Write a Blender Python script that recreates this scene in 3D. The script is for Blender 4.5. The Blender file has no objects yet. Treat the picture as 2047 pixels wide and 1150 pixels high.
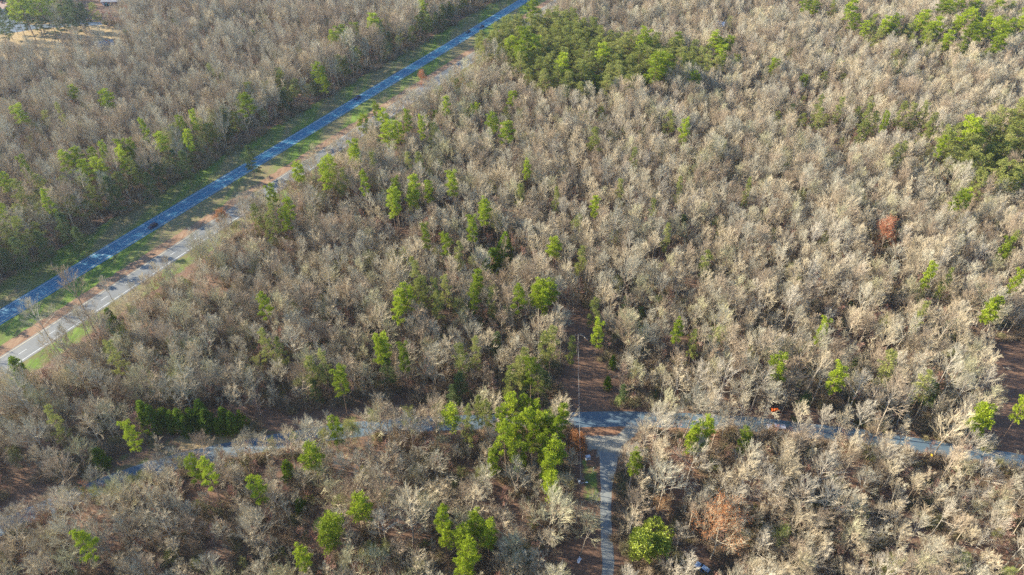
import bpy, math, random
import numpy as np
from mathutils import Vector, Matrix, Quaternion

# ------------------------------------------------------------------ camera, sky, sun, exposure
SC = bpy.context.scene
CAM_H = 193.0
PITCH = math.radians(39.3)
FPX = 1411.0                                  # focal length in pixels of the 2047 px wide photograph
cam_d = bpy.data.cameras.new('camera'); cam = bpy.data.objects.new('camera', cam_d)
SC.collection.objects.link(cam)
cam.location = (0, 0, CAM_H)
cam.rotation_euler = (math.radians(90) - PITCH, 0, 0)
cam_d.sensor_width = 36.0
cam_d.lens = FPX / 2047 * 36.0
cam_d.clip_start = 1.0; cam_d.clip_end = 12000
SC.camera = cam

SUN_AZ, SUN_EL = math.radians(-77), math.radians(26)      # azimuth from +Y towards +X
SKY_STRENGTH, SUN_STRENGTH, EXPOSURE = 0.115, 5.0, 1.9
world = bpy.data.worlds.new('World'); SC.world = world; world.use_nodes = True
wn = world.node_tree.nodes; wl = world.node_tree.links
sky = wn.new('ShaderNodeTexSky'); sky.sky_type = 'NISHITA'; sky.sun_disc = False
sky.sun_elevation = SUN_EL; sky.sun_rotation = SUN_AZ
sky.ozone_density = 5.0; sky.air_density = 1.0; sky.dust_density = 0.3
bg = wn['Background']; bg.inputs['Strength'].default_value = SKY_STRENGTH
wl.new(sky.outputs['Color'], bg.inputs['Color'])
sun_d = bpy.data.lights.new('sun', 'SUN'); sun_d.energy = SUN_STRENGTH; sun_d.angle = math.radians(0.5)
sun_d.color = (1.0, 0.925, 0.78)
sun = bpy.data.objects.new('sun', sun_d); SC.collection.objects.link(sun)
to_sun = Vector((math.sin(SUN_AZ) * math.cos(SUN_EL), math.cos(SUN_AZ) * math.cos(SUN_EL), math.sin(SUN_EL)))
sun.rotation_euler = to_sun.to_track_quat('Z', 'Y').to_euler()
sun.location = (-300, 100, 300)
HAZE = 0.00006
vs = SC.view_settings
vs.view_transform = 'Standard'; vs.look = 'None'; vs.gamma = 1.0; vs.exposure = EXPOSURE
vs.use_curve_mapping = False
SC.cycles.max_bounces = 4; SC.cycles.diffuse_bounces = 3; SC.cycles.glossy_bounces = 2
SC.cycles.transmission_bounces = 2; SC.cycles.transparent_max_bounces = 4; SC.cycles.volume_bounces = 0
SC.cycles.use_adaptive_sampling = False
SC.cycles.use_denoising = False

# ------------------------------------------------------------------ survey helpers: photograph pixel -> point on the ground (or at height z)
CP, SP = math.cos(PITCH), math.sin(PITCH)
def G(u, v, z=0.0):
    x = (u - 1023.5) / FPX; y = -(v - 575) / FPX
    t = (z - CAM_H) / (-SP + y * CP)
    return (x * t, (CP + y * SP) * t)
def PX(x, y, z):
    dz = z - CAM_H
    depth = y * CP - dz * SP
    up = y * SP + dz * CP
    return (1023.5 + FPX * x / depth, 575 - FPX * up / depth, depth)
# the highway runs straight: s = metres right of its left edge line, t = metres along it
HO = (-203.34, 237.51); HD = (0.47535, 0.8798); HN = (0.8798, -0.47535)
def st(x, y):
    dx, dy = x - HO[0], y - HO[1]
    return dx * HN[0] + dy * HN[1], dx * HD[0] + dy * HD[1]
def hw(s, t): return (HO[0] + HN[0] * s + HD[0] * t, HO[1] + HN[1] * s + HD[1] * t)

ROAD_PX = [(-160, 1120), (-60, 1078), (0, 1055), (60, 1030), (150, 992), (230, 962), (310, 935), (400, 912), (480, 896), (560, 882), (640, 868),
           (740, 856), (850, 848), (1000, 842), (1140, 839), (1260, 838), (1400, 842), (1500, 848), (1600, 860), (1720, 873),
           (1850, 893), (1960, 910), (2047, 925), (2200, 955), (2400, 1000)]
DRIVE_PX = [(1180, 1230), (1196 + 18, 1150), (1213, 1080), (1211, 1000), (1214, 950), (1218, 905)]
def smooth(pts, n=6):
    out = []
    for i in range(len(pts) - 1):
        p0 = pts[max(i - 1, 0)]; p1 = pts[i]; p2 = pts[i + 1]; p3 = pts[min(i + 2, len(pts) - 1)]
        for k in range(n):
            t = k / n
            out.append(tuple(0.5 * ((2 * b) + (-a + c) * t + (2 * a - 5 * b + 4 * c - d) * t * t + (-a + 3 * b - 3 * c + d) * t ** 3)
                             for a, b, c, d in zip(p0, p1, p2, p3)))
    out.append(pts[-1]); return out
ROAD = smooth([G(*p) for p in ROAD_PX], 5)
DRIVE = smooth([G(*p) for p in DRIVE_PX], 5)
def poly(pts): return np.array([G(*p) for p in pts])
Z_ROW = poly([(1128, 630), (1192, 640), (1196, 745), (1212, 795), (1228, 835), (1128, 835), (1122, 760)])
Z_VERGE = poly([(150, 978), (215, 915), (300, 888), (345, 868), (520, 862), (620, 862), (640, 872), (560, 890), (400, 922), (150, 1000)])
Z_GOLD = poly([(350, 878), (380, 866), (520, 862), (560, 868), (560, 884), (470, 896), (400, 908), (360, 900)])
Z_LOW = poly([(-60, 1075), (-60, 1020), (0, 1000), (80, 960), (150, 975), (150, 1000), (60, 1038)])
Z_CLEAR = poly([(1136, 862), (1200, 880), (1206, 1000), (1200, 1040), (1150, 1040), (1140, 1000), (1136, 900)])
Z_YARD = poly([(1118, 1085), (1202, 1050), (1204, 1200), (1100, 1200)])
Z_LAWN = poly([(1160, 915), (1192, 925), (1196, 1000), (1165, 1000)])
Z_RIGHT = poly([(1942, 712), (1985, 690), (2140, 670), (2140, 945), (2047, 908), (1985, 895), (1962, 870), (1950, 790)])
Z_FIELD = poly([(-80, 40), (200, 44), (262, 72), (240, 118), (120, 128), (0, 128), (-80, 128)])
Z_CAR = poly([(165, -6), (250, -6), (250, 44), (165, 44)])
Z_JUNC = poly([(1130, 858), (1300, 853), (1262, 880), (1248, 912), (1190, 912), (1176, 890), (1136, 884)])
Z_WEDGE = poly([(1262, 850), (1292, 850), (1262, 874), (1244, 893), (1242, 912), (1196, 912), (1184, 893), (1140, 878), (1136, 868), (1180, 868), (1204, 876), (1228, 870)])
Z_REDBANK = poly([(1240, 868), (1300, 852), (1420, 856), (1530, 866), (1560, 890), (1480, 960), (1340, 990), (1246, 1010), (1244, 930)])
Z_TLROAD = poly([(-80, 15), (20, 14), (30, 38), (60, 50), (200, 44), (206, 50), (80, 57), (25, 66), (-80, 72)])
Z_THIN = poly([(370, 885), (640, 870), (660, 960), (380, 985)])
Z_THIN2 = poly([(1250, 858), (1560, 862), (1560, 945), (1400, 985), (1250, 985)])
Z_LOWTREES = poly([(1940, 890), (2200, 900), (2200, 1010), (1960, 990)])
def inside(pg, X, Y):
    r = np.zeros(np.shape(X), bool); n = len(pg); j = n - 1
    for i in range(n):
        xi, yi = pg[i]; xj, yj = pg[j]
        c = ((yi > Y) != (yj > Y)) & (X < (xj - xi) * (Y - yi) / (yj - yi + 1e-12) + xi)
        r ^= c; j = i
    return r
def linedist(path, X, Y):
    d = np.full(np.shape(X), 1e9); side = np.zeros(np.shape(X))
    for (ax, ay), (bx, by) in zip(path, path[1:]):
        vx, vy = bx - ax, by - ay; L2 = vx * vx + vy * vy + 1e-9
        t = np.clip(((X - ax) * vx + (Y - ay) * vy) / L2, 0, 1)
        dd = np.hypot(X - ax - t * vx, Y - ay - t * vy)
        m = dd < d; d = np.where(m, dd, d); side = np.where(m, np.sign(vx * (Y - ay) - vy * (X - ax)), side)
    return d, side
def vnoise(X, Y, scale, seed=0):
    xs, ys = X / scale, Y / scale
    xi, yi = np.floor(xs).astype(int), np.floor(ys).astype(int); fx, fy = xs - xi, ys - yi
    fx = fx * fx * (3 - 2 * fx); fy = fy * fy * (3 - 2 * fy)
    def h(a, b):
        q = np.sin(a * 127.1 + b * 311.7 + seed * 74.7) * 43758.5453
        return q - np.floor(q)
    return (h(xi, yi) * (1 - fx) + h(xi + 1, yi) * fx) * (1 - fy) + (h(xi, yi + 1) * (1 - fx) + h(xi + 1, yi + 1) * fx) * fy

# ------------------------------------------------------------------ object helpers
def link(o): SC.collection.objects.link(o); return o
def tag(o, label=None, cat=None, group=None, kind=None):
    if label: o['label'] = label
    if cat: o['category'] = cat
    if group: o['group'] = group
    if kind: o['kind'] = kind
    return o
def empty(name, loc=(0, 0, 0), rz=0.0):
    o = bpy.data.objects.new(name, None); o.empty_display_size = 0.5
    o.location = loc; o.rotation_euler = (0, 0, rz); return link(o)
def mesh(name, verts, faces, mats, midx=None, smooth_=False):
    me = bpy.data.meshes.new(name); me.from_pydata(verts, [], faces)
    for m in (mats if isinstance(mats, (list, tuple)) else [mats]): me.materials.append(m)
    if midx is not None: me.polygons.foreach_set('material_index', midx)
    if smooth_: me.polygons.foreach_set('use_smooth', [True] * len(me.polygons))
    me.update(); return me
def add(name, me, parent=None, loc=None):
    o = bpy.data.objects.new(name, me); link(o)
    if parent: o.parent = parent
    if loc: o.location = loc
    return o
class MB:
    def __init__(s): s.v = []; s.f = []
    def cone(s, p0, p1, r0, r1, n=3):
        d = p1 - p0
        if d.length < 1e-5: return
        d.normalize()
        a = d.cross(Vector((0, 0, 1)) if abs(d.z) < 0.9 else Vector((1, 0, 0))).normalized(); b = d.cross(a)
        k = len(s.v)
        cs = [(math.cos(2 * math.pi * i / n), math.sin(2 * math.pi * i / n)) for i in range(n)]
        for c, q in cs: s.v.append(tuple(p0 + (a * c + b * q) * r0))
        if r1 <= 0:
            s.v.append(tuple(p1))
            for i in range(n): s.f.append((k + i, k + (i + 1) % n, k + n))
        else:
            for c, q in cs: s.v.append(tuple(p1 + (a * c + b * q) * r1))
            for i in range(n): s.f.append((k + i, k + (i + 1) % n, k + n + (i + 1) % n, k + n + i))
    def tri(s, a, b, c):
        k = len(s.v); s.v += [tuple(a), tuple(b), tuple(c)]; s.f.append((k, k + 1, k + 2))
    def quad(s, a, b, c, d):
        k = len(s.v); s.v += [tuple(a), tuple(b), tuple(c), tuple(d)]; s.f.append((k, k + 1, k + 2, k + 3))
    def box(s, x0, x1, y0, y1, z0, z1, tx=0, ty=0):
        k = len(s.v)
        s.v += [(x0, y0, z0), (x1, y0, z0), (x1, y1, z0), (x0, y1, z0),
                (x0 + tx, y0 + ty, z1), (x1 - tx, y0 + ty, z1), (x1 - tx, y1 - ty, z1), (x0 + tx, y1 - ty, z1)]
        for q in ((3, 2, 1, 0), (4, 5, 6, 7), (0, 1, 5, 4), (1, 2, 6, 5), (2, 3, 7, 6), (3, 0, 4, 7)): s.f.append(tuple(k + i for i in q))
    def prism(s, prof, y0, y1, inset=0.0):        # profile in x,z swept across y
        k = len(s.v); n = len(prof)
        for x, z in prof: s.v.append((x, y0, z))
        for x, z in prof: s.v.append((x, y1, z))
        for i in range(n): s.f.append((k + i, k + (i + 1) % n, k + n + (i + 1) % n, k + n + i))
        s.f.append(tuple(k + i for i in range(n))[::-1]); s.f.append(tuple(k + n + i for i in range(n)))
    def me(s, name, mats, smooth_=False): return mesh(name, s.v, s.f, mats, None, smooth_)

# ------------------------------------------------------------------ materials
def mat(name):
    m = bpy.data.materials.new(name); m.use_nodes = True
    nt = m.node_tree; return m, nt.nodes, nt.links, nt.nodes['Principled BSDF']
def plain(name, col, rough=0.7, metal=0.0, var=0.12, scale=3.0, spec=0.3):
    m, n, l, b = mat(name)
    tc = n.new('ShaderNodeTexCoord'); nz = n.new('ShaderNodeTexNoise'); nz.inputs['Scale'].default_value = scale
    l.new(tc.outputs['Object'], nz.inputs['Vector'])
    rp = n.new('ShaderNodeValToRGB'); l.new(nz.outputs['Fac'], rp.inputs['Fac'])
    rp.color_ramp.elements[0].position = 0.3; rp.color_ramp.elements[1].position = 0.7
    rp.color_ramp.elements[0].color = (*[c * (1 - var) for c in col], 1); rp.color_ramp.elements[1].color = (*[min(1, c * (1 + var)) for c in col], 1)
    l.new(rp.outputs['Color'], b.inputs['Base Color'])
    b.inputs['Roughness'].default_value = rough; b.inputs['Metallic'].default_value = metal
    b.inputs['Specular IOR Level'].default_value = spec
    return m
def organic(name, cols, rough=0.9, trans=0.0, scale=0.6, spec=0.1, patch=0.5):
    """bark or foliage: tone varies from plant to plant and in clumps through one plant"""
    m, n, l, b = mat(name)
    oi = n.new('ShaderNodeObjectInfo'); tc = n.new('ShaderNodeTexCoord')
    nz = n.new('ShaderNodeTexNoise'); nz.inputs['Scale'].default_value = scale; nz.inputs['Detail'].default_value = 3
    l.new(tc.outputs['Object'], nz.inputs['Vector'])
    mx = n.new('ShaderNodeMath'); mx.operation = 'MULTIPLY_ADD'; mx.inputs[1].default_value = patch; mx.inputs[2].default_value = -patch / 2
    l.new(nz.outputs['Fac'], mx.inputs[0])
    ad = n.new('ShaderNodeMath'); ad.operation = 'ADD'; ad.use_clamp = True
    l.new(oi.outputs['Random'], ad.inputs[0]); l.new(mx.outputs[0], ad.inputs[1])
    rp = n.new('ShaderNodeValToRGB'); l.new(ad.outputs[0], rp.inputs['Fac'])
    e = rp.color_ramp.elements
    while len(e) < len(cols): e.new(0.5)
    for i, c in enumerate(cols): e[i].position = i / max(1, len(cols) - 1); e[i].color = (*c, 1)
    l.new(rp.outputs['Color'], b.inputs['Base Color'])
    b.inputs['Roughness'].default_value = rough; b.inputs['Specular IOR Level'].default_value = spec
    if trans > 0:
        t = n.new('ShaderNodeBsdfTranslucent'); l.new(rp.outputs['Color'], t.inputs['Color'])
        ms = n.new('ShaderNodeMixShader'); ms.inputs[0].default_value = trans
        l.new(b.outputs[0], ms.inputs[1]); l.new(t.outputs[0], ms.inputs[2])
        l.new(ms.outputs[0], n['Material Output'].inputs['Surface'])
    return m
M = {}
M['bark'] = organic('bark', [(0.175, 0.127, 0.084), (0.309, 0.244, 0.168), (0.412, 0.341, 0.235)], scale=1.5)
M['bark_pale'] = organic('bark_pale', [(0.303, 0.260, 0.197), (0.434, 0.376, 0.291)], scale=1.5)
M['bark_pine'] = organic('bark_pine', [(.16, .10, .07), (.27, .18, .12)], scale=2)
M['tw_grey'] = organic('twig_grey', [(0.313, 0.275, 0.193), (0.434, 0.384, 0.268), (0.364, 0.320, 0.231)])
M['tw_tan'] = organic('twig_tan', [(0.373, 0.295, 0.188), (0.484, 0.399, 0.259), (0.424, 0.350, 0.226)])
M['tw_brown'] = organic('twig_brown', [(0.272, 0.202, 0.132), (0.373, 0.286, 0.188)])
M['tw_pale'] = organic('twig_pale', [(0.373, 0.320, 0.231), (0.455, 0.389, 0.287)])
M['tw_yellow'] = organic('twig_yellow', [(.37, .33, .18), (.42, .38, .23)])
M['tw_red'] = organic('twig_red', [(.33, .18, .13), (.37, .23, .17)])
M['pine'] = organic('pine_needles', [(.13, .165, .014), (.22, .27, .016), (.31, .36, .028)], trans=0.25, scale=0.9, patch=0.7)
M['pine_dark'] = organic('dark_needles', [(.07, .10, .035), (.12, .15, .05)], trans=0.2, scale=0.9)
M['olive'] = organic('olive_needles', [(.15, .165, .036), (.21, .22, .05), (.26, .26, .07)], trans=0.25, scale=0.7)
M['cedar'] = organic('cedar_foliage', [(.09, .14, .012), (.17, .24, .018)], trans=0.2, scale=1.2)
M['privet'] = organic('pale_leaves', [(.22, .27, .05), (.29, .33, .09)], trans=0.3)
M['broad'] = organic('glossy_leaves', [(.05, .085, .01), (.13, .175, .012), (.24, .27, .025)], trans=0.15, scale=0.5, rough=.5, spec=.4, patch=0.9)
M['orange'] = organic('russet_leaves', [(.30, .12, .045), (.36, .19, .08)], trans=0.2)
M['red'] = organic('red_leaves', [(.32, .10, .045), (.35, .14, .07)], trans=0.2)
M['brush'] = organic('brush_twigs', [(0.185, 0.132, 0.084), (0.309, 0.234, 0.151), (0.268, 0.185, 0.109), (0.227, 0.214, 0.092)])
M['lane_paint'] = plain('lane_paint', (.50, .50, .46), 0.6, var=0.15, scale=1.2)
M['yellow_paint'] = plain('yellow_paint', (.45, .36, .20), 0.6, var=0.2, scale=1.2)
M['glass'] = plain('glass', (.015, .02, .025), 0.12, var=0, spec=0.6)
M['tyre'] = plain('tyre', (.02, .02, .02), 0.9)
M['rim'] = plain('rim', (.35, .35, .36), 0.35, 0.8)
M['lamp'] = plain('headlight_glass', (.75, .78, .8), 0.15, spec=0.6)
M['tail'] = plain('tail_light_glass', (.4, .02, .02), 0.2, spec=0.6)
M['wood'] = plain('pole_wood', (.20, .15, .11), 0.9, scale=6)
M['steel'] = plain('grey_steel', (.42, .46, .50), 0.5, 0.2)
M['wire'] = plain('wire', (.36, .36, .34), 0.5, 0.3)
M['white'] = plain('white_paint', (.75, .76, .77), 0.5)
M['siding'] = plain('siding', (.55, .52, .46), 0.8, scale=5)
M['brick'] = plain('brick', (.30, .13, .09), 0.85, scale=8)
M['roof_grey'] = plain('grey_shingles', (.20, .195, .20), 0.9, scale=4, var=.25)
M['roof_brown'] = plain('brown_shingles', (.26, .17, .13), 0.9, scale=4, var=.25)
M['roof_red'] = plain('red_metal_roof', (.50, .03, .04), 0.5)

# ground: leaf litter, with grass, gold grass, red clay and gravel where the vertex attributes say that they grow
def cover_material():
    m, n, l, b = mat('ground_cover')
    tc = n.new('ShaderNodeTexCoord')
    def noise(sc, det=6, rough=0.6, vec=None, dist=0.0):
        k = n.new('ShaderNodeTexNoise'); k.inputs['Scale'].default_value = sc; k.inputs['Detail'].default_value = det
        k.inputs['Roughness'].default_value = rough; k.inputs['Distortion'].default_value = dist
        l.new(vec or tc.outputs['Object'], k.inputs['Vector']); return k.outputs['Fac']
    def ramp(f, stops):
        r = n.new('ShaderNodeValToRGB'); l.new(f, r.inputs['Fac']); e = r.color_ramp.elements
        while len(e) < len(stops): e.new(0.5)
        for i, (p, c) in enumerate(stops): e[i].position = p; e[i].color = (*c, 1)
        return r.outputs['Color']
    def mask(attr, sc=0.25, amt=0.9):
        a = n.new('ShaderNodeAttribute'); a.attribute_name = attr
        x = n.new('ShaderNodeMath'); x.operation = 'MULTIPLY_ADD'; x.inputs[1].default_value = amt; x.inputs[2].default_value = -amt / 2
        l.new(noise(sc, 5), x.inputs[0])
        y = n.new('ShaderNodeMath'); y.operation = 'ADD'; l.new(a.outputs['Fac'], y.inputs[0]); l.new(x.outputs[0], y.inputs[1])
        r = n.new('ShaderNodeMapRange'); r.inputs['From Min'].default_value = 0.38; r.inputs['From Max'].default_value = 0.62
        l.new(y.outputs[0], r.inputs['Value']); return r.outputs[0]
    def mix(f, a, c):
        k = n.new('ShaderNodeMix'); k.data_type = 'RGBA'; l.new(f, k.inputs['Factor']); l.new(a, k.inputs['A']); l.new(c, k.inputs['B']); return k.outputs['Result']
    litter = mix(noise(0.05, 4), ramp(noise(1.6, 8, 0.75), [(.3, (.05, .034, .025)), (.55, (.14, .088, .058)), (.75, (.27, .18, .12))]),
                 ramp(noise(0.9, 8, 0.7), [(.3, (.07, .042, .028)), (.6, (.19, .108, .068)), (.8, (.30, .185, .12))]))
    # mown verge: the mower's passes run along the highway
    rot = n.new('ShaderNodeMapping'); rot.inputs['Rotation'].default_value = (0, 0, math.radians(28.4)); rot.inputs['Scale'].default_value = (1, 0.16, 1)
    l.new(tc.outputs['Object'], rot.inputs['Vector'])
    g1 = ramp(noise(0.55, 7, 0.7, rot.outputs['Vector']), [(.30, (.07, .06, .03)), (.44, (.085, .11, .025)), (.58, (.10, .16, .022)), (.75, (.21, .20, .07))])
    g2 = ramp(noise(0.5, 7, 0.7), [(.3, (.11, .085, .045)), (.5, (.16, .13, .065)), (.7, (.10, .12, .03))])
    grass = mix(ramp(noise(0.06, 4, .6, rot.outputs['Vector']), [(.42, (0, 0, 0)), (.58, (1, 1, 1))]), g1, g2)
    clay = ramp(noise(0.8, 7, 0.7, rot.outputs['Vector']), [(.3, (.12, .07, .042)), (.5, (.20, .12, .072)), (.72, (.27, .195, .115))])
    gold = ramp(noise(0.7, 8, 0.7), [(.3, (.15, .11, .055)), (.5, (.26, .185, .09)), (.72, (.33, .25, .13))])
    lawn = ramp(noise(0.6, 7, 0.7), [(.3, (.05, .08, .02)), (.5, (.08, .15, .025)), (.7, (.17, .18, .06))])
    gravel = ramp(noise(1.4, 8, 0.75), [(.3, (.15, .135, .10)), (.5, (.23, .215, .17)), (.7, (.31, .295, .245))])
    red = ramp(noise(1.2, 8, 0.75), [(.3, (.10, .05, .03)), (.5, (.18, .095, .055)), (.72, (.26, .165, .095))])
    c = litter
    for a, col, sc in (('red', red, .3), ('gold', gold, .2), ('grass', grass, .2), ('clay', clay, .12), ('lawn', lawn, .3), ('gravel', gravel, .5)):
        c = mix(mask(a, sc), c, col)
    l.new(c, b.inputs['Base Color']); b.inputs['Roughness'].default_value = 0.95; b.inputs['Specular IOR Level'].default_value = 0.1
    bp = n.new('ShaderNodeBump'); bp.inputs['Strength'].default_value = 0.5; bp.inputs['Distance'].default_value = 0.3
    l.new(noise(1.5, 8, .7), bp.inputs['Height']); l.new(bp.outputs[0], b.inputs['Normal'])
    return m
def asphalt(name, cols, tracks=True, rough=.6):
    m, n, l, b = mat(name)
    tc = n.new('ShaderNodeTexCoord')
    nz = n.new('ShaderNodeTexNoise'); nz.inputs['Scale'].default_value = 0.7; nz.inputs['Detail'].default_value = 8; nz.inputs['Roughness'].default_value = .7
    mp = n.new('ShaderNodeMapping'); mp.inputs['Scale'].default_value = (1, .12, 1)
    l.new(tc.outputs['UV'], mp.inputs['Vector']); l.new(mp.outputs[0], nz.inputs['Vector'])
    rp = n.new('ShaderNodeValToRGB'); e = rp.color_ramp.elements
    e[0].position = .3; e[0].color = (*cols[0], 1); e[1].position = .7; e[1].color = (*cols[1], 1)
    l.new(nz.outputs['Fac'], rp.inputs['Fac'])
    l.new(rp.outputs['Color'], b.inputs['Base Color']); b.inputs['Roughness'].default_value = rough; b.inputs['Specular IOR Level'].default_value = 0.4
    return m
M['ground'] = cover_material()
M['hw_old'] = asphalt('worn_asphalt', ((.085, .087, .08), (.125, .124, .112)))
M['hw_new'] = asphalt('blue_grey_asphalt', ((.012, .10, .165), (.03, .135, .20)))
M['side'] = asphalt('side_road_asphalt', ((.05, .085, .11), (.09, .12, .14)))
M['drive'] = asphalt('gravel_track', ((.11, .125, .125), (.21, .21, .185)))

# ------------------------------------------------------------------ ground, roads
xs = np.concatenate([[-6000, -2500, -1200, -800], np.arange(-600, 601, 3.0), [800, 1200, 2500, 6000]])
ys = np.concatenate([[-3000, -1000, -300], np.arange(40, 901, 3.0), [1100, 1500, 2500, 4500, 8000]])
GX, GY = np.meshgrid(xs, ys); X, Y = GX.ravel(), GY.ravel()
nx, ny = len(xs), len(ys)
idx = np.arange(nx * ny).reshape(ny, nx)
fc = np.stack([idx[:-1, :-1], idx[:-1, 1:], idx[1:, 1:], idx[1:, :-1]], -1).reshape(-1, 4)
S_, T_ = st(X, Y)
rd, rside = linedist(ROAD, X, Y); dd, _ = linedist(DRIVE, X, Y)
gm = bpy.data.meshes.new('ground')
gm.from_pydata(np.stack([X, Y, np.zeros_like(X)], -1).tolist(), [], fc.tolist())
gm.materials.append(M['ground'])
def band(v, a, b, w=1.5): return np.clip((v - a) / w + .5, 0, 1) * np.clip((b - v) / w + .5, 0, 1)
hwz = np.clip(1 - band(S_, -400, -17), 0, 1)
attrs = {
    'grass': np.maximum(band(S_, -18, 21.0), band(S_, 35.5, 46) * .62),
    'clay': band(S_, 20.5 , 27.0, 2),
    'gold': np.maximum(inside(Z_GOLD, X, Y), inside(Z_FIELD, X, Y) & ~inside(Z_TLROAD, X, Y)).astype(float),
    'lawn': np.maximum(inside(Z_LAWN, X, Y) * .55, inside(poly([(115, 985), (150, 960), (172, 955), (165, 972), (130, 992)]), X, Y) * 1.0),
    'gravel': inside(Z_WEDGE, X, Y).astype(float),
    'red': np.maximum(inside(Z_REDBANK, X, Y).astype(float), (rd < 9) * (rside < 0) * (X > 20) * .75),
}
attrs['grass'] = np.maximum(attrs['grass'], inside(Z_VERGE, X, Y) * (1 - attrs['gold']) * .45)
for k, a in attrs.items():
    at = gm.attributes.new(k, 'FLOAT', 'POINT'); at.data.foreach_set('value', a.astype(np.float32))
gm.update()
tag(add('ground', gm), kind='structure')

def strip(path, offs, z, uvscale=1.0):
    """a sheet that follows a path, between two sideways offsets (a number each, or a list along the path)"""
    v = []; f = []; uv = []; L = 0
    for i, p in enumerate(path):
        a = path[max(i - 1, 0)]; b = path[min(i + 1, len(path) - 1)]
        dx, dy = b[0] - a[0], b[1] - a[1]; q = math.hypot(dx, dy) or 1
        nx_, ny_ = dy / q, -dx / q
        if i: L += math.dist(p, path[i - 1])
        for o in offs:
            oo = o[i] if isinstance(o, (list, tuple)) else o
            v.append((p[0] + nx_ * oo, p[1] + ny_ * oo, z)); uv.append((oo, L))
        if i:
            k = len(v) - 4; f.append((k, k + 1, k + 3, k + 2))
    return v, f, uv
def sheet(name, path, offs, z, m, parent=None):
    v, f, uv = strip(path, offs, z); me = mesh(name, v, f, m)
    ul = me.uv_layers.new(name='UVMap')
    for lp in me.loops: ul.data[lp.index].uv = uv[lp.vertex_index]
    return add(name, me, parent)
hline = lambda s0, t0=-260, t1=1500, n=30: [hw(s0, t0 + (t1 - t0) * i / n) for i in range(n + 1)]
random.seed(3)
def jag(a, n=30, w=.18): return [a + random.uniform(-w, w) for _ in range(n + 1)]
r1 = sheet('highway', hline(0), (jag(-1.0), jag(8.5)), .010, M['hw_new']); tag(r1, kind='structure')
r2 = sheet('highway', hline(0), (jag(26.0), jag(36.6)), .010, M['hw_old']); tag(r2, kind='structure')
def dashes(s0, m):
    v = []; f = []
    for k in range(-22, 120):
        t0 = k * 12.2 + (5.0 if s0 > 20 else 1)
        a = hw(s0 - .09, t0); b = hw(s0 + .09, t0); c = hw(s0 + .09, t0 + 3.4); d = hw(s0 - .09, t0 + 3.4); q = len(v)
        v += [(*a, .019), (*b, .019), (*c, .019), (*d, .019)]; f.append((q, q + 1, q + 2, q + 3))
    return mesh('lane_dashes', v, f, m)
for par, s0, m in ((r1, 0.0, 'lane_paint'), (r1, 7.4, 'yellow_paint'), (r2, 26.9, 'yellow_paint'), (r2, 35.4, 'lane_paint')):
    sheet('edge_line', hline(s0), (-.11, .11), .018, M[m], par)
add('lane_dashes', dashes(3.7, M['lane_paint']), r1); add('lane_dashes', dashes(31.1, M['lane_paint']), r2)
# paler bars crossing the older blue carriageway
v = []; f = []
for t0, a_, b_, ln in ((47.0, .3, 6.8, .5), (160, .3, 7.0, .7), (262, .5, 7, .8), (300, .4, 7, .8), (22, 2.5, 6.8, .4), (118, .3, 7, .45)):
    q = len(v); v += [(*hw(a_, t0), .014), (*hw(b_, t0 - .4), .014), (*hw(b_, t0 + ln), .014), (*hw(a_, t0 + ln + .4), .014)]; f.append((q, q + 1, q + 2, q + 3))
add('pale_bars', mesh('pale_bars', v, f, asphalt('pale_bar_asphalt', ((.04, .12, .175), (.07, .16, .21)))), r1)
nR = len(ROAD)
rs = sheet('side_road', ROAD, ([-3.4 + random.uniform(-.15, .15) for _ in ROAD], [3.4 + random.uniform(-.15, .15) for _ in ROAD]), .014, M['side']); tag(rs, kind='structure')
gd = sheet('gravel_drive', DRIVE, ([-1.7 - max(0, i - 17) * .22 + random.uniform(-.15, .15) for i in range(len(DRIVE))], [1.7 + max(0, i - 17) * .22 + random.uniform(-.15, .15) for i in range(len(DRIVE))]), .012, M['drive']); tag(gd, kind='structure')
tlr = mesh('field_lane', [(x, y, .012) for x, y in Z_TLROAD], [tuple(range(len(Z_TLROAD)))], asphalt('shaded_lane_asphalt', ((.035, .055, .07), (.06, .08, .095))))  # asphalt colour darkened to stand in for the evergreens' shade
ul = tlr.uv_layers.new(name='UVMap')
for lp in tlr.loops: c = tlr.vertices[lp.vertex_index].co; ul.data[lp.index].uv = (c.x, c.y)
tag(add('field_lane', tlr), kind='structure')

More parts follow.
